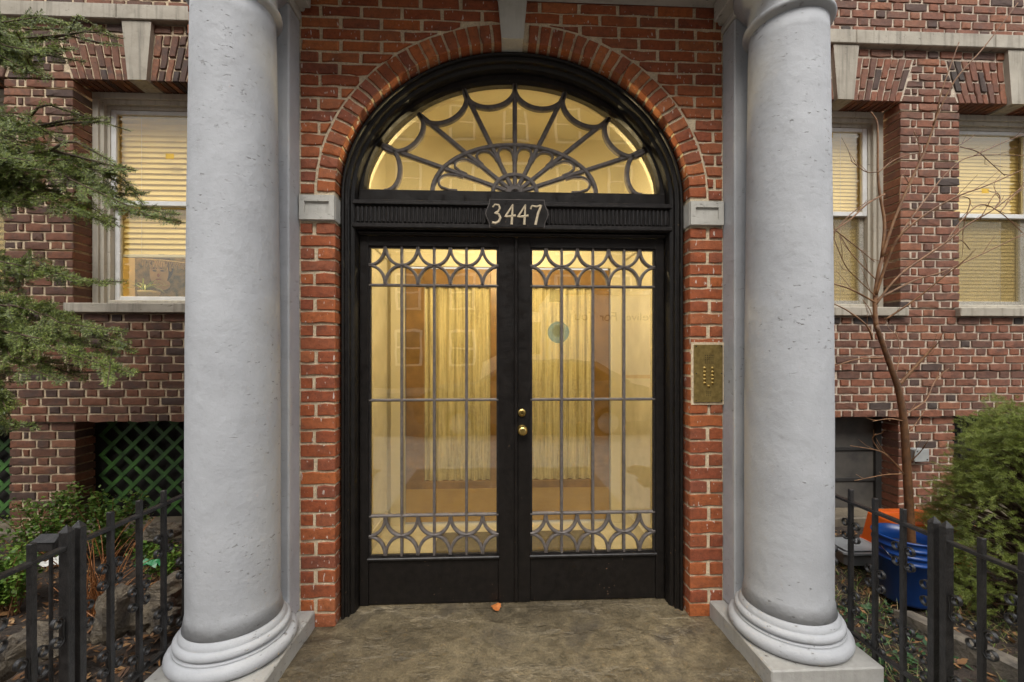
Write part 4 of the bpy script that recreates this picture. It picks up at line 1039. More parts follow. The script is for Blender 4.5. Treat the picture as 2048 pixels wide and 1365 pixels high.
def fence(X, ys, ypost, rail, label, phase):
    yA, yB = min(ys + [ypost]), max(ys + [ypost]); t = thing('iron_fence', label, 'fence', (X, CY + (yA + yB) / 2, 0), 'black iron fence panels')
    h = .0092
    for z in (rail, .12): MB().box(X - .0125, X + .0125, CY + yA, CY + yB, z - .006, z + .007, .002).build('rail', 'iron', t)
    for i, y in enumerate(ys):
        yy = CY + y; MB().box(X - h, X + h, yy - h, yy + h, -.03, rail + .062, .002).build('picket', 'iron', t)
        hs_ = (.60, .27) if (i + phase) % 2 == 0 else (.44, .16)
        for z in hs_:
            for s_ in (1, -1):
                o = link('scroll', SCR, None, t, True); o.location = (X + .001 * s_, yy + s_ * (h - .001), z); o.scale = (1, s_, 1)
    yy = CY + ypost; q = .0165
    MB().box(X - q, X + q, yy - q * .75, yy + q * .75, -.05, rail + .055, .002).add([(X - q, yy - q * .75, rail + .0552), (X + q, yy - q * .75, rail + .0552), (X + q, yy + q * .75, rail + .0552), (X - q, yy + q * .75, rail + .0552), (X, yy, rail + .078)], [(0, 1, 4), (1, 2, 4), (2, 3, 4), (3, 0, 4), (3, 2, 1, 0)]).build('post', 'iron', t)
    for z in (.50, .20):
        s_ = 1 if ys[0] > ypost else -1; o = link('scroll', SCR, None, t, True); o.location = (X, yy + s_ * (q * .75 - .001), z); o.scale = (1, s_, 1)
    return t
fence(-1.475, [1.698, 1.830, 1.960, 2.09, 2.22], 1.574, .775, 'black iron fence panel between the gate post and the column by the evergreen', 0)
fence(-1.475, [1.42, 1.30, 1.18, 1.06], 1.531, .775, 'black iron fence panel ahead of the post beside the rocks and twiggy shrub', 1)
fence(1.70, [1.699, 1.830, 1.960, 2.09, 2.22], 1.574, .737, 'black iron fence panel between the post and column in front of the blue bucket', 0)
fence(1.70, [1.413, 1.296, 1.18, 1.06], 1.529, .737, 'black iron fence panel ahead of the post in front of the spruce bush', 1)
p = P(102, 1082, 1.62); lb = thing('latch_box', 'black metal latch box with sloped cover behind the fence post', 'latch', (p.x, p.y, p.z))
MB().box(p.x - .034, p.x + .034, p.y - .026, p.y + .026, p.z - .03, p.z + .006, .004).build('housing', 'iron', lb)
MB().add([(p.x - .042, p.y - .032, p.z + .0062), (p.x + .042, p.y - .032, p.z + .0062), (p.x + .042, p.y + .032, p.z + .0062), (p.x - .042, p.y + .032, p.z + .0062), (p.x - .034, p.y, p.z + .026), (p.x + .034, p.y, p.z + .026)], [(0, 1, 5, 4), (2, 3, 4, 5), (1, 2, 5), (3, 0, 4), (3, 2, 1, 0)]).build('cover', 'iron', lb)
MB().tube([(p.x, p.y, p.z - .03), (p.x, p.y, -.05)], .006, 8).build('stake', 'iron', lb)

# ================================================================ GARDEN OBJECTS
def rock(u, v, yd, sx, sy, sz, seed, label, mat='rock'):
    c = P(u, v, yd); r_ = Vector((seed * 3.1, seed * 1.7, seed)); m = MB(); n1, n2 = 18, 12
    for j in range(n2 + 1):
        th = math.pi * j / n2
        for i in range(n1):
            ph = 2 * math.pi * i / n1; d = Vector((math.sin(th) * math.cos(ph), math.sin(th) * math.sin(ph), math.cos(th)))
            q = Vector([math.copysign(abs(x) ** .6, x) for x in d]); k = .86 + .30 * mn.noise(d * 1.6 + r_) - .22 * abs(mn.noise(d * 3.1 + r_)) + .10 * mn.noise(d * 6 + r_)
            m.v.append((c.x + q.x * sx * k, c.y + q.y * sy * k, max(c.z + q.z * sz * k, -.05)))
    m.f = [(j * n1 + i, j * n1 + n1 + i, j * n1 + n1 + (i + 1) % n1, j * n1 + (i + 1) % n1) for j in range(n2) for i in range(n1)]
    o = m.build('rock', mat); tag(o, label, 'rock', 'rocks edging the garden bed'); return o
rock(228, 1232, 2.04, .055, .09, .13, 1, 'upright grey brown boulder standing just behind the fence post')
rock(95, 1285, 1.97, .17, .09, .07, 2, 'long flat grey brown rock lying beside the latch box fence panel')
rock(300, 1230, 2.14, .09, .09, .075, 3, 'low brown rock between the upright boulder and the column')
rock(338, 1190, 2.30, .09, .12, .11, 4, 'large pale rock half hidden behind the column by the lattice')
rock(8, 1320, 1.86, .07, .1, .07, 5, 'rounded grey rock at the end of the long flat rock')
rock(330, 1240, 2.12, .07, .06, .05, 6, 'small brown stone against the bottom fence rail by the column')
rock(325, 1062, 2.9, .12, .1, .06, 8, 'low mossy rock in front of the green lattice')
p = P(1925, 1215, 1.95)
tag(MB().add([(p.x - .10, p.y + .25, -.03), (p.x + .0, p.y + .25, -.03), (p.x + .28, p.y - .55, -.03), (p.x + .12, p.y - .55, -.03), (p.x - .10, p.y + .25, .07), (p.x + .0, p.y + .25, .06), (p.x + .28, p.y - .55, .06), (p.x + .12, p.y - .55, .075)],
    [(0, 3, 2, 1), (4, 5, 6, 7), (0, 1, 5, 4), (1, 2, 6, 5), (2, 3, 7, 6), (3, 0, 4, 7)]).build('edging_stone', 'kerb_rock'), 'long rough edging stone lying beneath the spruce bush behind the fence', 'stone')
# blue bucket
bk = P(1814, 1068, 2.40); BX, BY = bk.x, bk.y; BZ = bk.z
bt = thing('bucket', 'blue plastic bucket holding the bare sapling', 'bucket', (BX, BY, 0))
H_ = BZ + .0; zb0 = .015
pf = [(.12, zb0), (.138, zb0 + .02)]
pf += [(.150, H_ - .135), (.158, H_ - .132), (.158, H_ - .122), (.152, H_ - .119), (.153, H_ - .095), (.161, H_ - .092), (.161, H_ - .082), (.155, H_ - .079), (.156, H_ - .055), (.164, H_ - .052), (.164, H_ - .042), (.158, H_ - .039), (.159, H_ - .012), (.166, H_ - .008), (.166, H_), (.156, H_ + .001), (.150, H_ - .06), (.142, H_ - .12)]
MB().lathe(pf, (BX, BY, 0), 40, False).build('wall', 'blue_plastic', bt, True)
MB().lathe([(.001, H_ - .075), (.148, H_ - .085)], (BX, BY, 0), 30, False).build('potting_soil', 'soil', bt)
hd = MB().tube([(BX + .166 * math.cos(a_), BY - .01 - .10 * math.sin((a_)) ** 1, H_ - .06 - .10 * math.sin(a_)) for a_ in np.linspace(0.0, math.pi, 20)], .003, 6); hd.build('handle', 'chrome', bt)
# orange tub, upturned
ot = P(1822, 1062, 2.86); tx, ty = ot.x, ot.y
t = thing('storage_tub', 'upturned orange plastic tub standing behind the blue bucket', 'tub', (tx, ty, 0))
def rr(x, y, hx, hy, z, c): return [(x - hx + c, y - hy, z), (x + hx - c, y - hy, z), (x + hx, y - hy + c, z), (x + hx, y + hy - c, z), (x + hx - c, y + hy, z), (x - hx + c, y + hy, z), (x - hx, y + hy - c, z), (x - hx, y - hy + c, z)]
lv = [(.265, .205, .02), (.265, .205, .045), (.25, .19, .047), (.25, .19, .075), (.242, .184, .077), (.215, .16, .235), (.205, .15, .245), (.16, .11, .246), (.155, .105, .235)]
m = MB()
for hx, hy, z in lv: m.v += rr(tx, ty, hx, hy, z * 1.2 + .02, .05)
m.f = [(k * 8 + i, k * 8 + (i + 1) % 8, k * 8 + 8 + (i + 1) % 8, k * 8 + 8 + i) for k in range(len(lv) - 1) for i in range(8)] + [tuple(range(8 * (len(lv) - 1), 8 * len(lv)))]
m.build('shell', 'orange_plastic', t); m = MB()
for i in range(5): m.box(tx - .15 + i * .06, tx - .14 + i * .06, ty - .192, ty - .186, .07, .092)
m.build('rim_rib', 'orange_plastic', t)
p = P(1706, 1045, 2.85)
sl_ = thing('tray', 'grey plastic tray lying between the column and the orange tub', 'tray', (p.x, p.y, 0)); m = MB()
for hx, hy, z in ((.13, .1, .03), (.15, .12, .11), (.16, .13, .112), (.16, .13, .125), (.145, .115, .126), (.14, .11, .10)): m.v += rr(p.x, p.y, hx, hy, z, .025)
m.f = [(k * 8 + i, k * 8 + (i + 1) % 8, k * 8 + 8 + (i + 1) % 8, k * 8 + 8 + i) for k in range(5) for i in range(8)] + [tuple(range(40, 48))]
m.build('shell', 'grey_plastic', sl_); MB().box(p.x - .13, p.x + .13, p.y - .1, p.y + .1, .1265, .132, .002).build('lid', 'grey_plastic', sl_)
# crumpled litter left
for (u, v, yd, mt, lab) in ((300, 1127, 2.55, 'litter_green', 'crumpled green wrapper lying behind the twiggy shrub'), (120, 1122, 2.5, 'litter_white', 'crumpled white wrapper lying behind the latch box')):
    p = P(u, v, yd); m = MB(); n = 7; p.z = max(p.z, .05)
    for j in range(n):
        for i in range(n): m.v.append((p.x + (i - 3) * .022, p.y + (j - 3) * .016, max(.02, p.z + rng.uniform(-.018, .018))))
    m.f = [(j * n + i, j * n + i + 1, j * n + n + i + 1, j * n + n + i) for j in range(n - 1) for i in range(n - 1)]
    tag(m.build('wrapper', mt), lab, 'litter')
p = P(992, 1215, 2.42); lf = MB(); n = 12
pts = [(p.x + .028 * (1 + .25 * math.sin(5 * a_)) * math.cos(a_), p.y + .034 * (1 + .2 * math.sin(3 * a_)) * math.sin(a_), .012 + .006 * math.sin(2 * a_)) for a_ in np.linspace(0, 2 * math.pi, n, False)]
lf.add(pts + [(p.x, p.y, .014)], [(i, (i + 1) % n, n) for i in range(n)]); tag(lf.build('fallen_leaf', 'leaf_orange'), 'single orange fallen leaf on the stone landing by the doors', 'leaf')

# ================================================================ VEGETATION
def unit(a): return a / (np.linalg.norm(a, axis=-1, keepdims=True) + 1e-9)
def needles(p0, p1, nrm, step, ln, wd, ang=58, jit=.25, both=True):
    """flat-ranked needles along the segment p0-p1; returns (n,4,3)"""
    d = p1 - p0; L_ = np.linalg.norm(d)
    if L_ < 1e-4: return np.zeros((0, 4, 3))
    n = max(2, int(L_ / step)); t = np.linspace(0, 1, n); d = d / L_
    side = np.cross(d, nrm); side /= np.linalg.norm(side) + 1e-9
    out = []
    for s_ in (1, -1):
        a = R(ang) + nrs.normal(0, jit, n); up = nrs.normal(.12, .28, n)
        dirs = np.cos(a)[:, None] * d + np.sin(a)[:, None] * side * s_ + up[:, None] * nrm
        dirs = unit(dirs); l = ln * nrs.uniform(.65, 1.1, n); b = p0 + t[:, None] * (p1 - p0)
        wv = unit(np.cross(dirs, nrm + nrs.normal(0, .3, (n, 3)))) * wd
        mid = b + dirs * (l * .55)[:, None]; tip = b + dirs * l[:, None]
        out.append(np.stack([b, mid + wv, tip, mid - wv], 1))
    return np.concatenate(out)
def frond(path, lside, nrm, Q, tw, seed, step=.026, nl=.019):
    r = np.random.RandomState(seed); path = [np.array(p, float) for p in path]
    pts = []
    for a, b in zip(path[:-1], path[1:]):
        k = max(2, int(np.linalg.norm(b - a) / step))
        for i in range(k): pts.append(a + (b - a) * i / k)
    pts.append(path[-1]); n = len(pts)
    tw.tube([tuple(p) for p in pts[::3] + [pts[-1]]], [.0065 * (1 - i / (n / 3 + 2)) + .0012 for i in range(len(pts[::3]) + 1)], 5)
    for i in range(n - 1):
        f = i / n; d = unit(pts[i + 1] - pts[i]); nn = unit(nrm + r.normal(0, .3, 3)); side = unit(np.cross(d, nn))
        if f > .45: Q.append(needles(pts[i], pts[i + 1], nn, .0026, nl, .0017))
        prof = min(1, f * 4 + .35) * (1 - f) ** .75 + .08
        for s_ in (1, -1):
            if r.rand() < .25: continue
            l = lside * prof * r.uniform(.5, 1.15); a = R(r.uniform(38, 62))
            dr = unit(math.cos(a) * d + math.sin(a) * side * s_ + nn * r.normal(0, .18)); p0 = pts[i]; pm = p0 + dr * l * .55 + np.array([0, 0, -.03 * l]); pe = pm + unit(dr + d * .35 + np.array([0, 0, -.35 + r.normal(0, .15)])) * l * .45
            Q.append(needles(p0, pm, nn, .0026, nl, .0017)); Q.append(needles(pm, pe, nn, .0026, nl * .9, .0017))
            if l > .07:
                tw.tube([tuple(p0), tuple(pm), tuple(pe)], [.0016, .0012, .0007], 3, False)
                for q in range(int(l / .032)):
                    g_ = (q + .6) / (l / .032); pb = p0 + (pm - p0) * min(g_ * 1.8, 1) if g_ < .55 else pm + (pe - pm) * (g_ - .55) / .45
                    s2 = unit(np.cross(dr, nn)) * (1 if q % 2 else -1); d3 = unit(dr * .75 + s2 * .7 + nn * r.normal(0, .2) + np.array([0, 0, -.15])); l3 = l * .42 * (1 - g_) ** .6 * r.uniform(.6, 1.1)
                    Q.append(needles(pb, pb + d3 * l3, nn, .0026, nl * .9, .0017))
yew = thing('evergreen_tree', 'dark green needled evergreen with drooping sprays reaching across the brown facade', 'tree', (-3.5, .0, 0))
Q = []; tw = MB()
TR = (-3.55, .05)
def YP(u, v, yd): p = P(u, v, yd); return (p.x, p.y, p.z)
sprays = [  # pixel paths, side length, depth start/end
 ([(-160, 60), (-40, 75), (60, 95), (150, 100)], .20, 2.55, 2.45), ([(-120, 120), (0, 60), (80, 40), (160, 52)], .13, 2.6, 2.6), ([(-120, 150), (0, 120), (60, 140), (100, 155)], .14, 2.4, 2.35), ([(20, 80), (110, 75), (180, 62), (246, 78)], .05, 2.5, 2.45), ([(-100, 20), (0, 90), (50, 100)], .15, 2.3, 2.3),
 ([(-160, 190), (-20, 245), (60, 262), (130, 275)], .17, 2.45, 2.4), ([(40, 262), (110, 245), (160, 238), (222, 236)], .05, 2.5, 2.45), ([(-160, 240), (0, 300), (120, 320), (200, 345), (275, 388)], .20, 2.4, 2.3), ([(-160, 330), (-20, 360), (100, 380), (190, 420), (240, 455)], .20, 2.35, 2.25), ([(-40, 330), (120, 350), (230, 400), (300, 432), (362, 448)], .13, 2.3, 2.2), ([(-140, 360), (0, 400), (70, 420)], .18, 2.3, 2.25), ([(100, 300), (180, 320), (235, 335), (272, 342)], .06, 2.35, 2.3), ([(-140, 270), (-20, 330), (60, 345)], .2, 2.3, 2.2),
 ([(-160, 500), (-20, 520), (60, 535), (130, 552), (216, 570)], .12, 2.4, 2.3), ([(-160, 560), (-20, 600), (60, 620), (160, 655), (262, 690)], .16, 2.35, 2.25), ([(-160, 600), (0, 660), (80, 690), (180, 722), (275, 748)], .16, 2.3, 2.2), ([(-150, 640), (-20, 700), (40, 730), (130, 765)], .17, 2.3, 2.25), ([(-120, 680), (-20, 760), (10, 810), (30, 860)], .15, 2.25, 2.2), ([(-120, 520), (-30, 560), (30, 590)], .18, 2.45, 2.4), ([(-120, 740), (-30, 800), (5, 850)], .16, 2.3, 2.25), ([(-120, 600), (-20, 640), (50, 660)], .18, 2.5, 2.4)]
for i, (pp_, ls, y0, y1) in enumerate(sprays):
    n = len(pp_); path = [YP(u, v, y0 + (y1 - y0) * k / (n - 1)) for k, (u, v) in enumerate(pp_)]
    for rep_ in range(3):
        jj = [np.array(path[0])] + [np.array(q) + (nrs.normal(0, .035, 3) * np.array([1, 1.6, 1]) if rep_ else 0) for q in path[1:]]
        nrm = unit(np.array([nrs.normal(0, .3), -.85 + nrs.normal(0, .2), .5 + nrs.normal(0, .2)]))
        frond(jj, ls * (1.1, .95, .8)[rep_], nrm, Q, tw, 40 + i + 50 * rep_)
    z_ = path[0][2]; tw.tube([(TR[0], TR[1], max(.2, z_ - .45)), ((TR[0] + path[0][0]) / 2, (TR[1] + path[0][1]) / 2, z_ - .12), path[0]], [.02, .014, .008], 6)
tr = MB(); pts = [(TR[0] + .05 * math.sin(i * .9), TR[1] + .04 * math.cos(i * 1.3), -.05 + i * .45) for i in range(11)]; tr.tube(pts, [.10 - .0075 * i for i in range(11)], 12)
tr.build('trunk', 'yew_bark', yew, True); tw.build('branches', 'yew_bark', yew, True); quads('crown', np.concatenate(Q), 'yew_leaf', yew)

# spruce bush
sp = thing('spruce_bush', 'bushy bright green dwarf spruce behind the fence by the brick pier', 'shrub', (3.0, -.05, 0))
Q = []; tw = MB(); r = np.random.RandomState(9); cen = np.array([3.10, -.02, .0])
lobes = []
for i in range(520):
    z = r.uniform(.02, 1.13); rad = .43 * (1 - (z / 1.22) ** 2.0) ** .6 * r.uniform(.72, 1.08) + .02; a = r.uniform(0, 2 * math.pi)
    lobes.append((np.array([cen[0] + rad * math.cos(a), cen[1] + rad * math.sin(a), z]), np.array([math.cos(a), math.sin(a), .30 + r.normal(0, .2)])))
for c, d in lobes:
    d = unit(d); tw.tube([(cen[0], cen[1], max(.02, c[2] - .2)), tuple((cen + [0, 0, c[2]] + c) / 2 - np.array([0, 0, .05])), tuple(c)], [.008, .005, .002], 4, False)
    for k in range(10):
        dd = unit(d + r.normal(0, .55, 3)); p0 = c + r.normal(0, .035, 3) ; l = r.uniform(.035, .075); p1 = p0 + dd * l + np.array([0, 0, -.01])
        nn = unit(np.cross(dd, r.normal(0, 1, 3)))
        Q.append(needles(p0, p1, nn, .0026, .0165, .0008, 42, .35)); Q.append(needles(p0, p1, unit(np.cross(dd, nn)), .0026, .0165, .0008, 42, .35))
for c, d in lobes[:150]:                                                 # inner shaded shoots
    for k in range(4):
        p0 = c * .55 + (cen + [0, 0, c[2]]) * .45 + r.normal(0, .06, 3); dd = unit(r.normal(0, 1, 3)); Q.append(needles(p0, p0 + dd * .08, unit(np.cross(dd, r.normal(0, 1, 3))), .004, .016, .0011, 55, .3))
tw.tube([(cen[0], cen[1], -.05), (cen[0] + .01, cen[1], .6), (cen[0], cen[1], 1.2)], [.035, .022, .006], 8)
tw.build('stems', 'yew_bark', sp); quads('foliage', np.concatenate(Q), 'spruce_leaf', sp)

# bare sapling traced in its own vertical plane
sap = thing('bare_sapling', 'leafless brown sapling growing out of the blue bucket', 'tree', (BX, BY, .3))
def tr_path(px, d0, d1, r0, r1, nm, mat='twig_bark', n=6, wob=.004):
    k = len(px); pts = []
    raw = [Vector(YP(u, v, d0 + (d1 - d0) * i / (k - 1))) for i, (u, v) in enumerate(px)]
    for i in range(k - 1):
        a, b = raw[max(i - 1, 0)], raw[i]; c, d = raw[i + 1], raw[min(i + 2, k - 1)]
        for q in range(5):
            t = q / 5; pts.append(.5 * ((2 * b) + (c - a) * t + (2 * a - 5 * b + 4 * c - d) * t * t + (-a + 3 * b - 3 * c + d) * t ** 3))
    pts.append(raw[-1]); nn = len(pts)
    MB().tube(pts, [r0 + (r1 - r0) * (i / (nn - 1)) for i in range(nn)], n).build(nm, mat, sap, True)
    return pts
BYD = BY - CY
tr_path([(1822, 1110), (1822, 1085), (1815, 960), (1808, 850), (1797, 780), (1780, 730), (1752, 650)], BYD, BYD, .0255, .0125, 'trunk', 'bark', 12)
tr_path([(1752, 652), (1750, 600), (1757, 545), (1764, 513), (1769, 448), (1760, 390), (1756, 344), (1756, 279), (1754, 244), (1742, 224)], BYD, BYD + .05, .0122, .003, 'trunk', 'twig_bark', 8)
tr_path([(1764, 513), (1789, 438), (1819, 369), (1853, 294), (1873, 234), (1883, 184), (1918, 85)], BYD + .01, BYD - .1, .0095, .0026, 'limb')
tr_path([(1866, 250), (1908, 164), (1968, 95), (2036, 6)], BYD - .07, BYD - .2, .0048, .0024, 'limb')
tm = MB()
for px, dd, r0 in (([(1752, 590), (1775, 520), (1799, 473), (1850, 430), (1913, 394), (1972, 372), (2060, 333)], -.25, .006), ([(1752, 600), (1800, 575), (1838, 558), (1888, 543), (1965, 508), (2060, 462)], .1, .005),
    ([(1751, 610), (1800, 550), (1888, 488), (1938, 448), (1988, 419), (2060, 362)], -.15, .005), ([(1799, 470), (1850, 400), (1900, 340), (1950, 312), (2060, 312)], .12, .0035), ([(1890, 488), (1920, 445), (1960, 410), (2000, 425), (2045, 466)], .05, .003),
    ([(1920, 294), (1955, 304), (1980, 325), (2010, 352)], .1, .002), ([(1948, 312), (1985, 295), (2048, 268)], .1, .0028), ([(1750, 605), (1704, 580), (1667, 568), (1640, 560)], .1, .004), ([(1769, 389), (1735, 408), (1700, 440), (1667, 463), (1640, 490)], -.1, .004),
    ([(1745, 680), (1734, 653), (1700, 625), (1667, 608), (1640, 600)], -.1, .004), ([(1796, 772), (1836, 728), (1862, 700), (1877, 686)], -.08, .0075), ([(1809, 830), (1838, 812), (1853, 799), (1866, 770), (1876, 755), (1898, 737)], .1, .0038), ([(1766, 717), (1745, 716), (1710, 720), (1672, 732), (1650, 738)], .1, .0042),
    ([(1807, 843), (1780, 838), (1745, 843)], -.1, .003), ([(1809, 950), (1785, 922), (1760, 903), (1701, 892)], -.1, .0032), ([(1807, 949), (1770, 950), (1709, 962)], -.12, .003), ([(1760, 903), (1745, 880), (1752, 868)], -.05, .002),
    ([(1757, 344), (1735, 345), (1718, 335), (1702, 322)], .05, .002), ([(1757, 345), (1790, 320), (1830, 308), (1900, 300), (1950, 270)], .05, .0024), ([(1840, 320), (1838, 290), (1828, 262)], 0, .002), ([(1800, 425), (1800, 380), (1805, 350), (1820, 372)], .05, .0022),
    ([(1664, 470), (1700, 430), (1740, 400)], 0, .003), ([(1672, 462), (1720, 500), (1750, 525)], .05, .0025), ([(1752, 560), (1705, 510), (1680, 470)], .08, .0022), ([(1753, 595), (1715, 558), (1690, 530), (1665, 470)], -.1, .002), ([(1913, 394), (1940, 400), (1930, 440), (1925, 470)], .05, .002), ([(1888, 488), (1920, 480), (1940, 500)], .04, .0018), ([(1990, 418), (2000, 400), (1996, 388), (1985, 395), (1960, 440)], .04, .0022), ([(2000, 425), (2030, 390), (2060, 370)], .05, .002), ([(1770, 640), (1830, 600), (1880, 560), (1930, 520)], -.2, .004), ([(1752, 655), (1740, 620), (1725, 600)], .05, .002), ([(1790, 760), (1800, 700), (1790, 660)], .1, .002), ([(1812, 870), (1830, 850), (1850, 820)], .08, .0022), ([(1815, 930), (1840, 905), (1850, 890)], -.1, .0022)):
    pts = tr_path(px, BYD, BYD + dd, r0 * 1.5, .0021, 'twig', 'twig_bark', 5)
    for q in range(2, len(pts) - 1, 3):                                    # fine side shoots
        if rng.random() < .8:
            d = (pts[q + 1] - pts[q - 1]).normalized(); s_ = Vector((rng.gauss(0, 1), rng.gauss(0, 1), rng.gauss(.3, .8))).normalized(); l = rng.uniform(.05, .17)
            a_ = pts[q]; tm.tube([a_, a_ + (d + s_ * .5).normalized() * l * .5, a_ + (d + s_ * .5).normalized() * l * .5 + (d + s_ * .2 + Vector((0, 0, .4))).normalized() * l * .5], [.0016, .0013, .0009], 4, False)
stuff(tm.build('shoots', 'twig_bark', sap))

# leafy shrubs and canes on the left
def leafy(u, v, yd, hgt, wid, n_st, seed, label):
    base = P(u, v, yd); r = random.Random(seed); t = thing('leafy_shrub', label, 'shrub', (base.x, base.y, 0)); Q = []; sm = MB()
    for i in range(n_st):
        a_ = r.uniform(0, 6.28); sp_ = r.uniform(.2, 1) * wid; h = hgt * r.uniform(.5, 1.0)
        p0 = Vector((base.x + r.uniform(-.05, .05), base.y + r.uniform(-.04, .04), -.02)); p2 = Vector((base.x + sp_ * math.cos(a_), base.y + sp_ * math.sin(a_) * .7, h)); p1 = (p0 + p2) / 2 + Vector((0, 0, .1 * h))
        pts = [p0 * (1 - q) ** 2 + p1 * 2 * q * (1 - q) + p2 * q * q for q in np.linspace(0, 1, 9)]; sm.tube(pts, [.004 - .0003 * k for k in range(9)], 4, False)
        for q in np.linspace(.3, 1, 22):
            c = p0 * (1 - q) ** 2 + p1 * 2 * q * (1 - q) + p2 * q * q
            for k in range(4):
                d = Vector((r.gauss(0, 1), r.gauss(-.1, 1), r.gauss(.25, .6))).normalized(); l = r.uniform(.018, .034); b = c + Vector((r.gauss(0, .02), r.gauss(0, .02), r.gauss(0, .02))); s_ = d.cross(Vector((r.gauss(0, .4), r.gauss(0, .4), 1))).normalized() * l * .36
                Q.append([b, b + d * l * .5 + s_, b + d * l, b + d * l * .5 - s_])
    quads('foliage', Q, 'box_leaf', t); sm.build('stems', 'twig_bark', t)
leafy(95, 1120, 3.05, .50, .32, 30, 1, 'light green small leaved shrub against the brick pier under the lattice line')
leafy(222, 1110, 3.15, .48, .24, 24, 2, 'light green small leaved shrub growing in front of the green lattice')
leafy(15, 1180, 2.5, .42, .26, 24, 3, 'spreading green small leaved shrub beside the long flat rock')
leafy(318, 1110, 2.85, .26, .18, 12, 4, 'low green small leaved sprig beside the column in front of the lattice ledge')
cn = thing('cane_shrub', 'bare orange brown twiggy shrub behind the fence above the boulder', 'shrub', (-2.2, .15, 0)); r = random.Random(5)
cb_ = P(195, 1195, 2.45)
for i in range(46):
    a_ = r.uniform(0, 6.28); sp_ = r.uniform(.05, .38); h = r.uniform(.12, .52); p0 = Vector((cb_.x + r.uniform(-.07, .07), cb_.y + r.uniform(-.06, .06), -.02)); p2 = p0 + Vector((sp_ * math.cos(a_), sp_ * math.sin(a_) * .6, h)); p1 = p0 + (p2 - p0) * .5 + Vector((-.3 * sp_ * math.cos(a_), 0, .12 * h))
    pts = [p0 * (1 - q) ** 2 + p1 * 2 * q * (1 - q) + p2 * q * q for q in np.linspace(0, 1, 8)]
    MB().tube(pts, [.0042 - .0004 * k for k in range(8)], 5, False).build('cane', 'cane_bark', cn, True)
# ground litter, grass, ivy
def litter(name, n, x0, x1, y0, y1, mat, seed, smin, smax):
    r = np.random.RandomState(seed); Q = np.zeros((n, 4, 3))
    x = r.uniform(x0, x1, n); y = r.uniform(y0, y1, n); 
    z = np.array([soil_h(a, b) for a, b in zip(x, y)]) - .015 + r.uniform(.003, .022, n)
    a = r.uniform(0, 6.28, n); s = r.uniform(smin, smax, n); w_ = s * r.uniform(.25, .6, n); tz = r.normal(0, .4, n) * s
    c = np.stack([x, y, z], 1); d = np.stack([np.cos(a) * s, np.sin(a) * s, tz], 1); e = np.stack([-np.sin(a) * w_, np.cos(a) * w_, r.normal(0, .3, n) * w_], 1)
    Q[:, 0] = c - d; Q[:, 1] = c + e; Q[:, 2] = c + d; Q[:, 3] = c - e
    o = quads(name, Q, mat); stuff(o); return o
tag(litter('leaf_litter', 5200, -4.2, -1.47, -1.3, 1.15, 'litter_leaf', 1, .008, .026), 'brown fallen leaves covering the bed behind the rocks', 'leaf litter')
tag(litter('leaf_litter', 3800, 1.72, 4.4, -1.3, 1.15, 'litter_leaf', 2, .008, .024), 'brown fallen leaves between the grass by the blue bucket', 'leaf litter')
tag(litter('ivy_ground_cover', 700, 1.72, 2.3, -1.2, .1, 'ivy_leaf', 3, .012, .026), 'dark green low leaves along the fence by the plinth', 'ground cover')
def grass(n, x0, x1, y0, y1, seed):
    r = np.random.RandomState(seed); Q = []
    for i in range(n):
        x, y = r.uniform(x0, x1), r.uniform(y0, y1)
        if mn.noise(Vector((x * 3, y * 3, 5))) < -.12: continue
        a = r.uniform(0, 6.28); ln = r.uniform(.05, .17); ti = r.uniform(.3, 1.3)
        Q += blade((x, y, -.02), (math.cos(a) * ti, math.sin(a) * ti, 1), ln, r.uniform(.0015, .003), ln * r.uniform(.2, .7), 3)
    return Q
tag(stuff(quads('grass', grass(4200, 1.72, 3.1, -1.2, .9, 4), 'grass_leaf')), 'tufts of green and straw coloured grass round the blue bucket', 'grass')

# ================================================================ THE STREET OPPOSITE (seen mirrored in the glass)
ob = thing('apartment_building', 'brick apartment building across the street mirrored in the door glass', 'building', (0, -19, 0))
MB().box(-16, 16, -24, -18.2, -.1, 17.0).build('wall', 'house_brick', ob)
MB().box(-16.2, 16.2, -24, -17.9, 17.0, 17.6).build('cornice', 'stone', ob)
for fl_ in range(6):
    for i in range(12):
        x = -14.6 + i * 2.6; z = 1.0 + fl_ * 2.75
        wn = MB().box(x - .62, x + .62, -18.21, -18.14, z, z + 1.75).build('window', 'vinyl_white', ob)
        for q in (0, 1): MB().box(x - .5, x + .5, -18.139, -18.12, z + .1 + q * .82, z + .84 + q * .80).build('pane', 'glass_dark', wn)
tk = thing('delivery_truck', 'white box delivery truck parked across the street, mirrored in the glass', 'truck', (4.2, -7.9, -.14))
MB().box(1.25, 7.6, -9.3, -7.1, .55, 2.95, .04).build('cargo_box', 'truck_white', tk)
MB().box(1.24, 7.61, -7.098, -7.09, .95, 1.03).build('stripe', 'truck_trim', tk); MB().box(1.24, 7.61, -7.097, -7.05, 2.88, 2.97).build('roof_trim', 'chrome', tk)
cb2 = MB(); cb2.prism([(-.35, .35), (1.2, .35), (1.2, 2.45), (.75, 2.5), (.15, 1.55), (-.3, 1.3)], -9.15, -7.2); cb2.build('cab', 'truck_white', tk)
MB().prism([(.3, 1.5), (1.05, 1.5), (1.05, 2.25), (.78, 2.25)], -7.198, -7.18).build('cab_window', 'glass_dark', tk)
for x in (.45, 5.2, 6.4): MB().lathe_y([(.1, -.0), (.40, 0), (.42, .05), (.42, .22), (.40, .25)], (x, -7.35, .28), 24).build('wheel', 'tyre', tk)
MB().tube([(-.1, -7.1, 1.55), (-.15, -6.98, 1.75)], .02, 6).box(-.2, -.12, -7.08, -6.88, 1.5, 1.9).build('mirror', 'grey_plastic', tk)
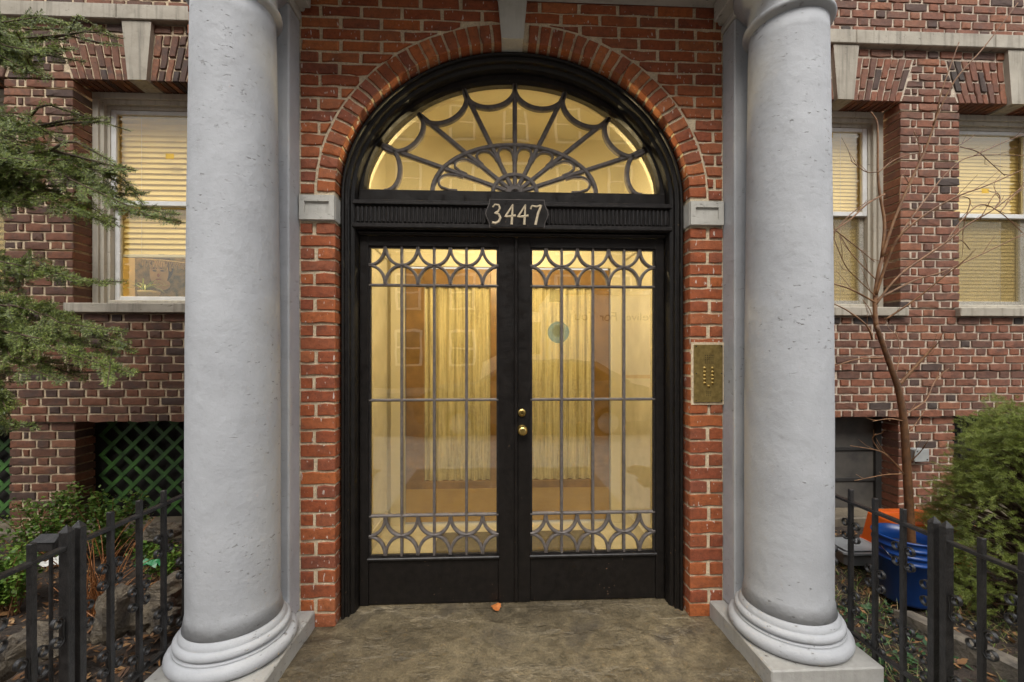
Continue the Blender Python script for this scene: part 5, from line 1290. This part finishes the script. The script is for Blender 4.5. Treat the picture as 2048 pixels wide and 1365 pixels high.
fc = bpy.data.curves.new('slogan', 'FONT'); fc.body = 'We Deliver For You'; fc.size = .30; fc.extrude = .002; fc.align_x = 'CENTER'
fo = bpy.data.objects.new('slogan_curve', fc); COL.objects.link(fo); bpy.context.view_layer.update()
me = bpy.data.meshes.new_from_object(fo.evaluated_get(bpy.context.evaluated_depsgraph_get())); COL.objects.unlink(fo); bpy.data.objects.remove(fo)
me.transform(Matrix.Translation((3.1, -7.085, 2.28)) @ Matrix.Rotation(math.pi, 4, 'Z') @ Matrix.Rotation(math.pi / 2, 4, 'X')); me.materials.clear()
link('slogan', me, 'slogan_blue', tk)
car = thing('parked_car', 'dark sedan parked at the near kerb, mirrored in the door glass', 'car', (.8, -6.1, -.14))
body = [(-1.5, .30), (-1.52, .62), (-1.25, .80), (-.35, .92), (2.55, .95), (2.95, .85), (3.0, .35), (2.9, .2), (-1.4, .18)]
MB().prism(body, -6.9, -5.3).build('body', 'car_paint', car)
cabn = [(-.35, .92), (.35, 1.36), (1.5, 1.40), (2.0, 1.34), (2.62, .95)]; m = MB(); k = len(cabn)
m.v = [(x, -5.34 - (z - .92) * .35, z) for x, z in cabn] + [(x, -6.86 + (z - .92) * .35, z) for x, z in cabn]; m.f = [tuple(range(k)), tuple(range(2 * k - 1, k - 1, -1))] + [(i, i + k, (i + 1) % k + k, (i + 1) % k) for i in range(k)]
m.build('cabin', 'car_paint', car)
MB().prism([(-.15, .97), (.4, 1.31), (1.0, 1.33), (1.0, .97)], -5.42, -5.36).prism([(1.06, .97), (1.06, 1.33), (1.5, 1.34), (1.9, 1.28), (2.35, .98)], -5.42, -5.36).build('side_window', 'glass_dark', car)
for x in (-.65, 2.15): 
    w_ = MB().lathe_y([(.1, 0), (.30, 0), (.32, -.03), (.32, -.18), (.3, -.2)], (x, -5.30, .18), 24).build('wheel', 'tyre', car); MB().lathe_y([(.02, 0), (.2, 0), (.2, .01)], (x, -5.295, .18), 20).build('rim', 'chrome', w_)
MB().prism([(-1.45, .64), (-1.2, .78), (-.95, .78), (-1.05, .64)], -5.31, -5.28).build('headlight', 'chrome', car)
